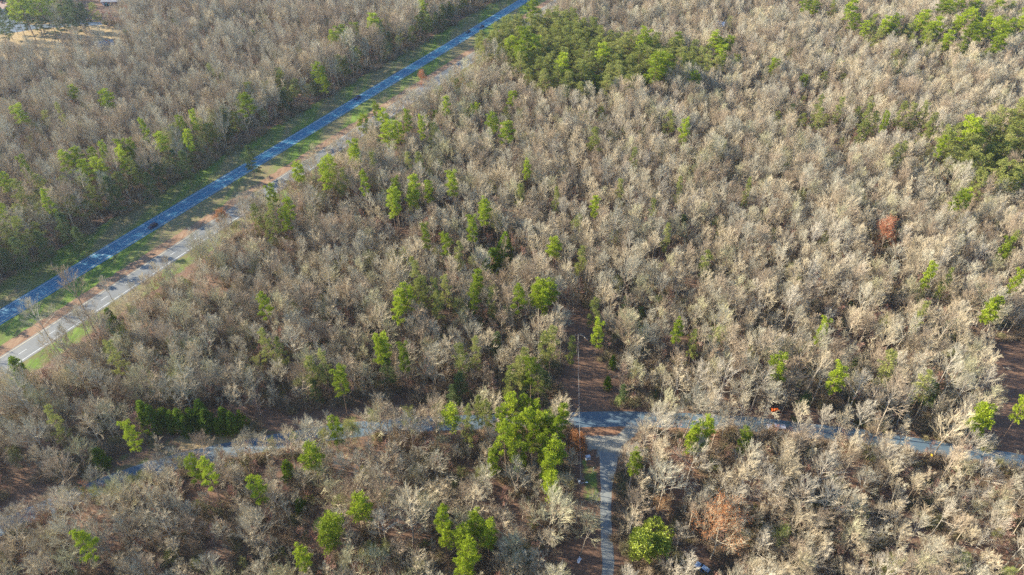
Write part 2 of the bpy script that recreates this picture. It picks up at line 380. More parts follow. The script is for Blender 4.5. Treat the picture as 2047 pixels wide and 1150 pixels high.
# ------------------------------------------------------------------ trees: bare crowns
R = random.Random(11)
def rv(): return Vector((R.gauss(0, 1), R.gauss(0, 1), R.gauss(0, 1)))
UP = Vector((0, 0, 1))
def bare(seed, H, Rc, base=.42, limbs=13, form='dome', dens=1.0, lean=0.0, r0=None, tw=.018, l4=6):
    """one leafless tree: returns trunk MB, crown MB, list of twig tips"""
    R.seed(seed)
    T, C, tips = MB(), MB(), []
    r0 = r0 or H * .0095
    def axis(p, d, L, ra, rb, n, wob, trop, mb, sides):
        pts = [p.copy()]
        for i in range(n):
            d = (d + rv() * wob + UP * trop).normalized(); q = p + d * (L / n)
            mb.cone(p, q, ra + (rb - ra) * i / n, ra + (rb - ra) * (i + 1) / n, sides); p = q; pts.append(p.copy())
        return pts, d
    topf = .80 if form == 'dome' else .92
    ld = Vector((math.cos(seed) * lean, math.sin(seed) * lean, 1)).normalized()
    tp, _ = axis(Vector((0, 0, -.2)), ld, H * topf, r0, r0 * .22, 9, .05 if form != 'dome' else .07, .05, T, 6)
    def along(pts, t):
        k = t * (len(pts) - 1); i = min(int(k), len(pts) - 2); return pts[i].lerp(pts[i + 1], k - i), (pts[i + 1] - pts[i]).normalized()
    def side(d, ang, az):
        a = d.cross(UP if abs(d.z) < .95 else Vector((1, 0, 0))).normalized(); b = d.cross(a)
        return (d * math.cos(ang) + (a * math.cos(az) + b * math.sin(az)) * math.sin(ang)).normalized()
    az = R.random() * 6
    for i in range(limbs):
        f = (i + .5) / limbs
        t = (base + (1 - base) * f ** .85) / 1.0
        t = min(t, .99)
        p, d0 = along(tp, t)
        az += 2.4 + R.uniform(-.4, .4)
        if form == 'dome':
            ang = math.radians(68 - 45 * f + R.uniform(-10, 10)); L = Rc * (1.12 - .35 * f) * R.uniform(.8, 1.15); tr = .13
        elif form == 'up':
            ang = math.radians(44 - 22 * f + R.uniform(-8, 8)); L = Rc * (1.35 - .75 * f) * R.uniform(.8, 1.15); tr = .10
        else:
            ang = math.radians(40 - 15 * f + R.uniform(-10, 10)); L = Rc * (1.2 - .7 * f) * R.uniform(.7, 1.2); tr = .08
        rl = r0 * (.46 - .26 * f)
        lp, _ = axis(p, side(UP, ang, az), L, rl, rl * .25, 5, .09, tr, T, 4)
        n2 = max(3, int(7 * dens + .5))
        for j in range(n2):
            t2 = .22 + .78 * (j + R.random()) / n2
            p2, d2 = along(lp, min(t2, .999)); L2 = L * (.62 - .25 * t2) * R.uniform(.75, 1.2)
            s2, _ = axis(p2, side(d2, math.radians(R.uniform(18, 44)), R.random() * 6.28), L2, rl * .30, rl * .10, 3, .11, .12, C, 3)
            n3 = max(3, int(6 * dens + .5))
            for k in range(n3):
                t3 = .15 + .85 * (k + R.random()) / n3
                p3, d3 = along(s2, min(t3, .999)); L3 = L2 * (.62 - .2 * t3) * R.uniform(.7, 1.2)
                s3, _ = axis(p3, side(d3, math.radians(R.uniform(14, 36)), R.random() * 6.28), L3, tw * 1.0, tw * .6, 2, .11, .12, C, 3)
                for q in range(l4 if R.random() < .5 else l4 - 1):
                    t4 = (q + R.random()) / l4
                    p4, d4 = along(s3, min(t4, .999))
                    e = p4 + (side(d4, math.radians(R.uniform(6, 30)), R.random() * 6.28) + UP * .25).normalized() * max(.7, L3 * .85) * R.uniform(.6, 1.2)
                    C.cone(p4, e, tw * .72, 0, 3); tips.append(e)
    return T, C, tips
def leaves(tips, frac, size, mb, spread=.35, seed=1, per=2):
    R.seed(seed)
    for t in tips:
        if R.random() > frac: continue
        for _ in range(per):
            p = t + rv() * spread; a = rv().normalized() * size; b = rv().normalized() * size * .8
            mb.tri(p, p + a, p + b)
def clump(mb, c, rx, rz, n, ln, wd):
    for _ in range(n):
        o = rv().normalized(); o.z = abs(o.z) * .9 - .25
        p = c + Vector((o.x * rx, o.y * rx, o.z * rz)) * R.uniform(.45, 1.0)
        d = (o + UP * .5 + rv() * .55).normalized() * ln * R.uniform(.6, 1.3); w = rv().normalized() * wd
        mb.tri(p - w, p + w, p + d)
def pine(seed, H, Rc, base=.45, style='P'):
    R.seed(seed); T, C = MB(), MB()
    r0 = H * .009; p = Vector((0, 0, -.2)); d = UP.copy(); tp = [p.copy()]
    for i in range(8):
        d = (d + rv() * .02 + UP * .1).normalized(); q = p + d * (H * .97 / 8); T.cone(p, q, r0 * (1 - .1 * i), r0 * (1 - .1 * (i + 1)), 6); p = q; tp.append(p.copy())
    def at(t): k = t * 8; i = min(int(k), 7); return tp[i].lerp(tp[i + 1], k - i)
    az = R.random() * 6
    n = {'P': 26, 'V': 30, 'D': 30}[style]
    for i in range(n):
        f = (i + .5) / n; t = base + (1 - base) * f
        az += 2.4 + R.uniform(-.5, .5)
        if style == 'P': rad = Rc * (math.sin(math.pi * min(1, .18 + .72 * f)) ** .6) * R.uniform(.62, 1.1)
        elif style == 'V': rad = Rc * (1 - f ** 2.2 * .75) * R.uniform(.45, 1.15)
        else: rad = Rc * (1.02 - f) ** .75 * R.uniform(.8, 1.1)
        if R.random() < .1: continue
        b = at(min(t, .995)); ang = math.radians(8 + 35 * f) if style != 'V' else math.radians(5 + 20 * f)
        dv = Vector((math.cos(az) * math.cos(ang), math.sin(az) * math.cos(ang), math.sin(ang)))
        e = b + dv * rad
        T.cone(b, e, r0 * .26, r0 * .08, 3)
        m = max(2, int(rad / .95))
        for j in range(m):
            g = .45 + .6 * (j + .5) / m
            c = b + dv * rad * g + rv() * .28 * (1 if style == 'P' else 1.6)
            s = R.uniform(.75, 1.25)
            if style == 'P': clump(C, c, 1.15 * s, .85 * s, 46, .75, .17)
            elif style == 'V': clump(C, c, 1.1 * s, .55 * s, 34, .6, .14)
            else: clump(C, c, 1.0 * s, .75 * s, 46, .6, .15)
    clump(C, tp[-1], .9, 1.0, 50, .7, .17)
    return T, C
def cone_tree(seed, H, Rc):                    # cedar: dense, clothed to the ground
    R.seed(seed); T, C = MB(), MB(); T.cone(Vector((0, 0, -.2)), Vector((0, 0, H * .95)), .16, .03, 5)
    for i in range(int(H * 17)):
        z = H * (1 - R.random() ** .7 * .95); a = R.random() * 6.28
        rr = Rc * (1 - z / H) ** .62 * R.uniform(.55, 1.08) * (1 + .22 * math.sin(3 * a + seed + z * 1.3))
        clump(C, Vector((math.cos(a) * rr, math.sin(a) * rr, z)), .55, .65, 24, .5, .14)
    return T, C
def round_evergreen(seed, H, Rc):
    R.seed(seed); T, C = MB(), MB(); T.cone(Vector((0, 0, -.2)), Vector((0, 0, H * .8)), .28, .06, 6)
    lobes = [(Vector((R.uniform(-.6, .6) * Rc, R.uniform(-.6, .6) * Rc, H * R.uniform(.25, .95))), R.uniform(.2, .42) * Rc) for _ in range(15)]
    for c, r in lobes:
        T.cone(Vector((0, 0, c.z * .6)), c, .09, .03, 3)
        for _ in range(int(26 * r)):
            o = rv().normalized(); clump(C, c + Vector((o.x * r, o.y * r, o.z * r * 1.15)), .5, .45, 16, .42, .19)
    return T, C

bpy_src = bpy.data.collections.new('tree_kinds')     # meshes shared by the scattered woodland; not part of the scene collection
KIND = []                                             # dict(trunk, crown, leaf, H, R, form, tone, ...)
def register(T, C, mt, mc, H, Rc, form, tone, LF=None, ml=None, name='bare_tree'):
    k = dict(trunk=T.me('trunk', M[mt]), crown=C.me('crown', M[mc]), leaf=LF.me('foliage', M[ml]) if LF else None, H=H, R=Rc, form=form, tone=tone, name=name)
    mbs = [(T, 0), (C, 1)] + ([(LF, 2)] if LF else [])
    v = []; f = []; mi = []
    for mb, j in mbs:
        o = len(v); v += mb.v; f += [tuple(a + o for a in q) for q in mb.f]; mi += [j] * len(mb.f)
    me = mesh('woodland_tree', v, f, [M[mt], M[mc]] + ([M[ml]] if LF else []), mi)
    ob = bpy.data.objects.new('kind_%03d' % len(KIND), me); bpy_src.objects.link(ob)
    KIND.append(k); return len(KIND) - 1
TON = {'tw_grey': 'grey', 'tw_tan': 'tan', 'tw_brown': 'brown', 'tw_pale': 'pale', 'tw_yellow': 'yellowish', 'tw_red': 'reddish'}
DOME = []; UPR = []; POLE = []; SAP = []; HAZEL = []
for i, (tc_, bk) in enumerate([('tw_grey', 'bark'), ('tw_tan', 'bark'), ('tw_brown', 'bark'), ('tw_pale', 'bark_pale'), ('tw_tan', 'bark_pale'), ('tw_grey', 'bark'), ('tw_yellow', 'bark')]):
    H, Rc = 22 + (i * 37 % 5), 5.6 + (i * 13 % 4) * .45
    T, C, tp = bare(100 + i, H, Rc, .40 + .04 * (i % 3), 13 + i % 3, 'dome', 1.0, .05)
    DOME.append(register(T, C, bk, tc_, H, Rc, 'broad rounded', TON[tc_]))
for i, (tc_, bk) in enumerate([('tw_tan', 'bark_pale'), ('tw_pale', 'bark_pale'), ('tw_grey', 'bark'), ('tw_brown', 'bark'), ('tw_tan', 'bark'), ('tw_grey', 'bark_pale')]):
    H, Rc = 25 + (i * 29 % 4), 4.3 + (i * 7 % 3) * .4
    T, C, tp = bare(200 + i, H, Rc, .55, 15, 'up', .85, .06)
    UPR.append(register(T, C, bk, tc_, H, Rc, 'tall upright', TON[tc_]))
for i, (tc_, bk) in enumerate([('tw_grey', 'bark_pale'), ('tw_brown', 'bark'), ('tw_tan', 'bark'), ('tw_grey', 'bark')]):
    H, Rc = 19 + i, 2.5 + .2 * i
    T, C, tp = bare(300 + i, H, Rc, .42, 13, 'pole', .65, .08, r0=.13)
    POLE.append(register(T, C, bk, tc_, H, Rc, 'slender', TON[tc_]))
for i, tc_ in enumerate(['tw_brown', 'tw_grey', 'tw_red']):
    H, Rc = 8 + i * 1.5, 2.5
    T, C, tp = bare(400 + i, H, Rc, .25, 9, 'up', .65, .1, r0=.08, tw=.024)
    SAP.append(register(T, C, 'bark', tc_, H, Rc, 'small', TON[tc_]))
for i, (ml, fr) in enumerate([('olive', .6), ('privet', .7), ('olive', .8)]):
    H, Rc = 13 + 3 * i, 4.2 + .3 * i
    T, C, tp = bare(500 + i, H, Rc, .28, 12, 'dome', .8, .05)
    LF = MB(); leaves(tp, fr, .22, LF, .4, 7 + i, 3)
    HAZEL.append(register(T, C, 'bark', 'tw_yellow', H, Rc, 'thin leafy', 'yellow-green', LF, ml, 'budding_tree'))
LEAFY = {}
for nm, ml, fr, H, Rc in (('O', 'orange', .75, 19, 6.5), ('R', 'red', 1.0, 20, 5.2), ('B', 'orange', 1.0, 6, 2.9)):
    T, C, tp = bare(600 + len(LEAFY), H, Rc, .35 if H > 10 else .15, 13, 'dome', .9, .05, r0=.24 if H > 10 else .1)
    LF = MB(); leaves(tp, fr, .26, LF, .45, 70 + len(LEAFY), 3)
    LEAFY[nm] = register(T, C, 'bark', 'tw_tan', H, Rc, 'russet-leaved', 'orange', LF, ml, 'russet_tree')
EV = {'P': [], 'V': [], 'C': [], 'D': [], 'M': []}
for i in range(4):
    T, C = pine(700 + i, 25 + i, 4.2 + .25 * i, .60 - .05 * (i % 3), 'P'); EV['P'].append(register(T, C, 'bark_pine', 'pine', 25 + i, 4.2 + .25 * i, 'round', 'bright green', name='pine_tree'))
for i in range(3):
    T, C = pine(720 + i, 19 + i, 4.4, .42, 'V'); EV['V'].append(register(T, C, 'bark_pine', 'olive', 19 + i, 4.4, 'ragged', 'olive green', name='pine_tree'))
for i in range(2):
    T, C = pine(740 + i, 17 + i * 2, 3.8, .2, 'D'); EV['D'].append(register(T, C, 'bark_pine', 'pine_dark', 17 + i * 2, 3.8, 'dense', 'dark green', name='evergreen_tree'))
for i in range(2):
    T, C = cone_tree(760 + i, 9 + i, 2.3); EV['C'].append(register(T, C, 'bark_pine', 'cedar', 9 + i, 2.3, 'conical', 'bright green', name='cedar_tree'))
T, C = round_evergreen(780, 13, 5.6); EV['M'].append(register(T, C, 'bark', 'broad', 13, 5.6, 'billowing broadleaf', 'glossy green', name='evergreen_tree'))

# ------------------------------------------------------------------ where things stand
# evergreens: crown centre in the photograph (u, v), crown width in pixels, kind
EVP = """142 172 20 P;214 200 27 P;38 228 26 P;82 217 22 V;124 230 12 V;494 212 32 P;363 248 18 P;387 240 12 P;376 280 18 P;290 262 14 P;422 118 10 P;395 27 10 P;244 42 13 P
40 6 34 P;62 14 30 P;88 10 30 P;112 14 28 V;138 16 26 D;60 26 30 D;96 30 34 D;128 34 32 D;28 22 24 P;150 26 30 D;40 24 30 D;76 34 32 D;112 38 34 D;140 40 30 D;50 34 30 D;22 36 22 D;100 18 30 D;168 30 26 D;8 40 26 D;2 52 24 D;185 22 24 V;497 40 8 P
680 68 26 P;694 76 24 P;668 78 24 P;710 58 22 P;745 48 26 P;757 42 20 P;735 56 20 P;770 35 20 V;645 95 14 V;638 145 26 P;648 158 22 P;590 158 24 V;853 35 22 V;845 6 20 P;820 55 20 V
753 222 14 P;725 247 24 P;768 240 24 P;775 268 32 P;797 262 24 P;815 238 18 P;868 192 14 P;925 195 14 P;945 197 18 P;952 184 13 P;892 214 14 P;843 252 14 P;866 270 28 V;852 215 18 V;985 247 26 P;1012 268 30 P;910 150 20 V
10 365 24 P;48 333 18 P;136 325 32 P;155 318 24 P;170 345 32 P;200 335 30 P;190 317 18 P;210 305 18 P;245 300 24 P;242 318 24 P;265 300 20 P;323 286 26 P;80 375 36 V;45 395 32 V;95 405 16 P;40 465 32 V;8 430 22 P;40 505 34 D;225 385 34 D;130 455 36 D;270 340 20 V;370 330 32 D;15 520 28 D;315 345 26 D;160 480 30 D;500 318 30 D;300 372 30 D;85 490 30 D
225 645 22 C;41 745 26 C;232 715 30 V;423 655 10 C;290 832 26 C;305 838 24 C;330 835 20 C;345 842 20 C;360 840 20 C;385 838 22 C;405 830 26 C;415 842 22 C;450 840 22 C;465 846 20 C;484 840 18 C;175 825 16 C;372 850 20 C;440 852 18 C
260 866 28 P;175 1090 40 P;385 935 26 P;418 950 20 P;515 975 34 P;575 940 20 C;625 916 42 P;200 915 20 C;672 857 28 P;902 835 34 P;935 850 30 V;975 832 32 V;955 822 24 V
1020 815 34 P;1045 820 32 P;1068 822 30 P;1010 878 40 P;1030 862 30 P;1055 845 36 P;1080 850 32 P;1035 905 40 P;1098 850 34 P;1125 835 26 P;1112 862 28 P;1090 892 36 P;1108 905 38 P;1098 930 36 P;1100 970 34 P;1002 840 20 P;1065 872 28 P
985 925 18 P;665 1055 46 P;655 1075 40 P;722 1018 42 P;885 1040 28 P;890 1070 28 P;925 1080 40 P;950 1050 36 P;975 1060 36 P;940 1110 38 P;930 1135 38 P;605 1118 24 P
1400 875 40 P;1382 882 28 P;1415 862 24 P;1490 880 20 P;1268 928 20 P;1215 765 12 C;1245 788 24 D;1555 735 36 P;1675 752 34 P;1960 830 36 P;1962 845 34 P;2047 815 30 P;1708 728 12 C;1645 662 14 P;1610 800 28 D;1775 735 38 V;1845 775 34 V;1860 790 30 D
1243 48 14 P;1316 64 14 P;1355 80 22 P;1428 82 24 P;1442 80 22 P;1457 80 22 P;1477 100 18 P;1390 153 24 P;1205 215 24 V;1190 278 28 V;1023 180 20 P;1337 245 26 V;1367 260 22 P;1010 205 20 V;1140 142 18 P;1290 145 18 P;1230 150 18 P;1180 160 18 P;1195 138 16 P
1612 7 22 P;1632 6 20 P;1700 20 26 P;1708 40 22 P;1665 12 24 V;1752 22 16 P;1730 50 22 P;1745 58 22 V;1770 52 24 P;1790 46 24 P;1782 62 20 P;1840 45 26 P;1850 38 22 P;1872 55 26 P;1856 65 22 P;1810 55 22 V;1885 15 26 P;1900 12 24 P;1920 8 22 P;1950 5 22 P;2000 3 22 P;1880 82 22 V;1900 75 22 V;1950 52 22 P;1972 48 22 P;1990 55 26 P;2020 52 24 P;2042 48 22 P;1995 88 26 P;2015 66 22 P;1975 100 24 V;1793 104 24 V;1790 122 22 V;1815 100 18 V;1794 152 15 D;1728 145 18 D;1692 140 18 V;1610 142 18 P;1650 142 22 V;1685 105 15 P;1715 108 16 P;1597 73 12 P;1620 73 10 V;1585 93 15 P;1567 100 12 P;1549 122 22 P;1580 110 11 V;1531 86 10 P;1612 172 14 V
1560 205 18 V;1590 200 20 V;1612 215 20 V;1635 217 20 V;1658 216 20 V;1676 220 20 V;1635 238 20 V;1720 212 24 V;1730 235 24 V;1745 245 24 V;1722 262 22 V;1770 243 11 P;1800 228 22 V;1822 232 22 V;1845 230 22 V;1860 250 22 V;1850 268 24 V;1992 165 12 P;2005 175 13 P;1880 295 18 P;1785 312 22 V;1800 308 20 V;1915 405 28 P;1930 400 22 P;1960 372 20 V;1952 360 20 V;2010 495 22 P;2020 488 18 V;1858 548 12 P;1890 565 16 V;2033 560 22 P
597 346 26 P;541 388 24 P;655 332 28 P;652 350 26 P;668 360 26 V;688 362 26 V;707 300 26 P;709 318 26 P;705 345 26 V;760 300 22 D;815 330 20 V;835 330 22 V;729 368 10 P;578 422 22 P;570 438 22 P;545 437 26 V;515 435 26 V;538 457 22 V;790 380 22 P;790 400 26 P;785 412 22 P;827 378 24 P;825 396 24 P;857 380 20 P;905 365 26 P;968 420 24 P;966 432 20 P;945 455 24 P;892 490 26 P;852 470 11 P;920 512 22 V;1010 495 22 C;1000 512 20 C;985 522 22 C;972 545 20 C;955 565 24 P;825 540 24 V;830 555 24 V;745 335 18 V
1108 497 28 P;1164 520 26 V;1188 416 20 P;1053 342 11 P;1038 393 20 V;1111 400 12 V;1240 385 22 V;1305 430 18 V;1355 380 16 V;1330 475 14 V;1365 450 22 D;1412 530 26 V;1493 382 14 V;1265 320 20 V
530 614 28 P;815 592 30 P;800 605 26 P;835 590 26 V;795 625 24 P;850 585 26 V;890 580 26 V;872 590 24 V;945 592 24 P;965 575 18 C;980 605 20 V;765 690 30 P;760 702 28 P;808 712 18 P;775 740 34 D;625 740 34 V;648 735 28 V;678 755 34 P;630 780 26 D;923 720 32 V;920 770 36 D;905 790 30 D;993 685 26 D;530 690 26 V;1035 745 34 V;1062 742 34 P;1078 762 32 V;1045 728 30 V;1020 762 30 V;1050 770 34 D;1090 765 28 D;1100 685 34 V;1085 695 30 V
1038 600 30 P;1080 582 32 P;1098 586 30 P;1085 602 32 P;1072 592 26 P;1195 665 24 P;1190 625 28 V;1250 615 26 D;1280 630 22 D;1353 665 14 P;1385 690 22 V;1225 725 12 C;1985 618 28 P;1975 628 24 P;1837 635 14 V;600 1010 16 C
1300 1085 92 M;950 705 22 V;560 705 24 V;1140 700 22 V;110 845 26 V;650 760 22 D;875 610 22 V"""
HT = {'P': .78, 'V': .70, 'D': .6, 'C': .5, 'M': .55}
rr = random.Random(5)
ever = []          # (x, y, kind idx, scale, rot, u, v, letter)
def place_crown(u, v, w, ks, hf, smin=.55, smax=1.5, hmin=0.0):
    k = rr.choice(ks); H, Rc = KIND[k]['H'], KIND[k]['R']; s = 1.0; sz = 1.0
    for _ in range(4):
        x, y = G(u, v, H * sz * hf); dep = PX(x, y, H * sz * hf)[2]
        s = max(smin, min(smax, (w / FPX * dep) / (2.05 * Rc)))
        sz = max(s, hmin)
    return x, y, k, (s if sz == s else (s, sz))
for row in EVP.replace('\n', ';').split(';'):
    u, v, w, kd = row.split(); u, v, w = float(u), float(v), float(w)
    x, y, k, s = place_crown(u, v, w * (1.5 if kd == 'C' else 1.15), EV[kd], HT[kd], .42 if kd == 'C' else .5, 1.7 if kd in 'C' else 1.3, {'P': rr.uniform(.92, 1.06), 'V': rr.uniform(1.2, 1.35)}.get(kd, 0))
    ever.append((x, y, k, s, rr.random() * 6.28, kd))
def fill(pg, spacing, kd, avoid, seed, smin=.7, smax=1.0, prob=.88, bright=.05):
    q = random.Random(seed); out = []
    x0, y0 = pg.min(0); x1, y1 = pg.max(0); n = int((x1 - x0) * (y1 - y0) / spacing ** 2 * 4)
    for _ in range(n):
        x, y = q.uniform(x0, x1), q.uniform(y0, y1)
        if not inside(pg, np.array([x]), np.array([y]))[0] or q.random() > prob: continue
        if any((x - a[0]) ** 2 + (y - a[1]) ** 2 < spacing ** 2 for a in out + avoid): continue
        kk = 'P' if q.random() < bright else kd
        out.append((x, y, q.choice(EV[kk]), q.uniform(smin, smax), q.random() * 6.28, kk))
    return out
def polyz(pts, z): return np.array([G(u, v, z) for u, v in pts])
STAND1 = polyz([(950, 75), (1020, 38), (1080, 24), (1130, 26), (1190, 50), (1225, 68), (1300, 78), (1400, 92), (1445, 112), (1420, 128), (1330, 150), (1270, 160), (1190, 168), (1095, 160), (1050, 138), (1000, 92), (960, 95)], 20)
STAND2 = polyz([(1858, 295), (1900, 268), (1960, 245), (2010, 222), (2060, 212), (2070, 345), (2010, 352), (1985, 348), (1955, 330), (1900, 312)], 20)
STAND3 = polyz([(1640, 15), (1720, 45), (1830, 42), (1900, 8), (2060, 2), (2060, 70), (1990, 110), (1880, 90), (1830, 75), (1740, 72)], 20)
stand = fill(STAND1, 5.6, 'V', ever, 1, 1.0, 1.3)
stand += fill(STAND2, 5.8, 'V', ever + stand, 2, 1.0, 1.3, bright=.05)
stand += fill(STAND3, 8.5, 'V', ever + stand, 3, .9, 1.2, .45, bright=.3)
evall = ever + stand

# bare trees seen one by one: base pixel, crown width px, kind list
BARE_HAND = [(1302, 866, 70, DOME), (1362, 886, 92, DOME), (1400, 859, 62, DOME), (1472, 826, 62, DOME), (1523, 846, 62, DOME), (1896, 802, 62, DOME),
             (1752, 872, 84, DOME), (1862, 920, 84, DOME), (1308, 1040, 78, UPR), (1256, 992, 58, UPR), (1370, 978, 92, DOME), (1160, 1110, 72, DOME),
             (1075, 1104, 112, DOME), (1028, 1003, 76, DOME), (880, 985, 66, DOME), (826, 1105, 100, DOME), (1136, 962, 34, UPR), (1420, 905, 46, UPR),
             (123, 712, 62, UPR), (196, 676, 58, UPR), (237, 619, 34, UPR), (128, 84, 40, DOME), (1610, 1010, 60, UPR), (1350, 1110, 60, DOME), (455, 960, 40, UPR),
             (603, 958, 60, UPR), (565, 945, 40, UPR), (150, 1000, 70, DOME)]
hand = []
for u, v, w, ks in BARE_HAND:
    x, y = G(u, v); k = rr.choice(ks); dep = PX(x, y, 15)[2]
    s = max(.6, min(1.35, (w / FPX * dep) / (2.0 * KIND[k]['R'])))
    hand.append((x, y, k, s, rr.random() * 6.28, 'B'))
for u, v, w, nm in ((1440, 1060, 112, 'O'), (1775, 472, 54, 'R'), (847, 157, 24, 'R'), (255, 22, 24, 'R'), (1155, 888, 38, 'B'), (1330, 1010, 50, 'O'), (440, 435, 24, 'B')):
    k = LEAFY[nm]; x, y, k, s = place_crown(u, v, w, [k], .68 if nm != 'B' else .6, .6, 1.5)
    hand.append((x, y, k, s, rr.random() * 6.28, 'L'))
for u, v, w in ((205, 990, 40), (235, 972, 36), (262, 962, 32), (285, 950, 30), (925, 945, 24), (912, 968, 22), (370, 925, 30), (485, 1130, 18), (603, 1122, 24), (10, 1118, 34), (400, 1128, 30),
                (355, 690, 40), (380, 700, 36), (845, 1010, 20), (640, 605, 30), (540, 890, 26), (590, 880, 26), (740, 838, 30), (1240, 800, 20), (195, 905, 26)):
    x, y, k, s = place_crown(u, v, w, HAZEL, .65, .35, 1.2)
    hand.append((x, y, k, s, rr.random() * 6.28, 'H'))

# the rest of the wood
rng = np.random.default_rng(4)
def footprint(X_, Y_, m=45, ml=85):
    dep = Y_ * CP + CAM_H * SP
    return (X_ < .725 * dep + m) & (X_ > -.725 * dep - ml) & (Y_ > 70) & (Y_ < 740)
def scatter(sp, seed):
    g = np.random.default_rng(seed)
    ax = np.arange(-640, 600, sp); ay = np.arange(70, 740, sp * .9)
    A, Bq = np.meshgrid(ax, ay); A = A + (np.arange(len(ay))[:, None] % 2) * sp / 2
    A = A + g.uniform(-.42, .42, A.shape) * sp; Bq = Bq + g.uniform(-.42, .42, Bq.shape) * sp
    X_, Y_ = A.ravel(), Bq.ravel(); m = footprint(X_, Y_); return X_[m], Y_[m]
def open_mask(X_, Y_, pad=0.0):
    """True where nothing tall grows"""
    s, t = st(X_, Y_); r, sd = linedist(ROAD, X_, Y_); d, _ = linedist(DRIVE, X_, Y_)
    o = (s > -18 + pad) & (s < 51.5 - np.clip((t - 30) / 60, 0, 1) * 4.5 + vnoise(X_, Y_, 14, 3) * 4 - pad)
    o |= (r < 5.5 - pad)
    mid = (X_ > G(520, 860)[0]) & (X_ < G(1290, 840)[0])
    o |= (sd > 0) & (r < np.interp(X_, [G(700, 860)[0], G(1130, 840)[0]], [14, 7.5]) - pad) & mid
    o |= (d < 4.2 - pad)
    for z in (Z_ROW, Z_VERGE, Z_LOW, Z_CLEAR, Z_YARD, Z_RIGHT, Z_FIELD, Z_CAR, Z_JUNC, Z_TLROAD): o |= inside(z, X_, Y_)
    return o
def near(X_, Y_, pts, rad):
    m = np.zeros(len(X_), bool)
    for p in pts: m |= (X_ - p[0]) ** 2 + (Y_ - p[1]) ** 2 < (rad if np.isscalar(rad) else 0) ** 2
    return m
X_, Y_ = scatter(5.2, 8)
keep = ~open_mask(X_, Y_)
keep &= ~near(X_, Y_, evall, 3.6) & ~near(X_, Y_, hand, 5.2)
keep &= ~(inside(STAND1, X_, Y_) & (rng.random(len(X_)) < .8)) & ~(inside(STAND2, X_, Y_) & (rng.random(len(X_)) < .8))
keep &= vnoise(X_, Y_, 23, 5) * .6 + vnoise(X_, Y_, 9, 6) * .4 > .13
OBJ_PTS = [G(1556, 823), G(1551, 857), G(1404, 1140), G(215, 12), G(207, 96), G(2, 20), G(228, 7), G(2053, 163), G(1437, 66), G(1857, 919), G(93, 742)]
def screens(X_, Y_, pts, front=10.0, half=3.6):
    m = np.zeros(len(X_), bool)
    for p in pts:
        L = math.hypot(p[0], p[1]); ux, uy = -p[0] / L, -p[1] / L            # towards where the photograph was taken
        dx, dy = X_ - p[0], Y_ - p[1]; f = dx * ux + dy * uy; q = np.abs(dx * uy - dy * ux)
        m |= (f > -2) & (f < front) & (q < half)
    return m
keep &= ~((inside(Z_THIN, X_, Y_) | inside(Z_THIN2, X_, Y_)) & (rng.random(len(X_)) < .6)) & ~(inside(Z_LOWTREES, X_, Y_) & (rng.random(len(X_)) < .85))
keep &= ~screens(X_, Y_, [e for e in ever if e[5] == 'M'], 14, 6.5)
keep &= ~(screens(X_, Y_, [e for e in ever if e[5] == 'V' and e[1] > 330], 14, 4.2) & (rng.random(len(X_)) < .85))
keep &= ~(screens(X_, Y_, [e for e in ever if e[5] in 'PVMC']) & (rng.random(len(X_)) < .7)) & ~screens(X_, Y_, [h for h in hand if h[5] == 'L'], 13, 5) & ~screens(X_, Y_, OBJ_PTS, 18, 3.6)
X_, Y_ = X_[keep], Y_[keep]
# rows of trees that grow along the road sides
def row(path, off, step, jit, u0, u1, seed, kinds, s0, s1):
    q = random.Random(seed); out = []; acc = 0
    for (ax, ay), (bx, by) in zip(path, path[1:]):
        L = math.hypot(bx - ax, by - ay); acc += L
        if acc < step * q.uniform(.7, 1.3): continue
        acc = 0; dx, dy = (bx - ax) / L, (by - ay) / L
        o = off + q.uniform(-jit, jit); x, y = bx + dy * o, by - dx * o
        if not (u0 < PX(x, y, 0)[0] < u1): continue
        A1, B1 = np.array([x]), np.array([y])
        if near(A1, B1, ever + hand, 3.5)[0] or inside(Z_JUNC, A1, B1)[0] or inside(Z_CLEAR, A1, B1)[0]: continue
        if screens(A1, B1, OBJ_PTS, 18, 3.6)[0]: continue
        sc = q.uniform(s0, s1); uu = PX(x, y, 0)[0]
        if path is fine and uu < 620: sc *= .78
        if path is fine and 370 < uu < 620 and q.random() < .4: continue
        if path is fine and 1250 < uu < 1560 and off > 0 and q.random() < .6: continue
        if path is fine and uu > 1930 and q.random() < .8: continue
        out.append((x, y, q.choice(kinds), sc, q.random() * 6.28, 'B'))
    return out
fine = [tuple(np.array(a) * (1 - k / 6) + np.array(b) * k / 6) for a, b in zip(ROAD, ROAD[1:]) for k in range(6)]
rows = row(fine, 7.2, 3.8, 1.2, -60, 1140, 31, DOME + HAZEL + [DOME[0], DOME[5]], .72, .95)
rows += row(fine, 14.0, 6.5, 2, -60, 1140, 32, DOME + UPR, .75, 1.0)
rows += row(fine, 8.0, 7.0, 1.5, 1330, 2200, 33, [DOME[1], DOME[3], DOME[4]] + UPR[:2], .75, 1.0)
rows += row(fine, -7.0, 5.5, 1.2, 1310, 1940, 34, [DOME[1], DOME[3], DOME[4]] + UPR[:2], .7, .95)
hwl = [hw(0, t) for t in np.arange(-140, 620, 1.0)]
rows += row(hwl, -21, 5.0, 2.5, -500, 2000, 35, DOME[:3] + [DOME[5]] + HAZEL[:1] + EV['D'] + EV['V'] + HAZEL[:1], .85, 1.1)
rows += row(hwl, -25, 5.5, 2, -500, 2000, 36, DOME[:3] + UPR[2:4] + POLE, .95, 1.15)
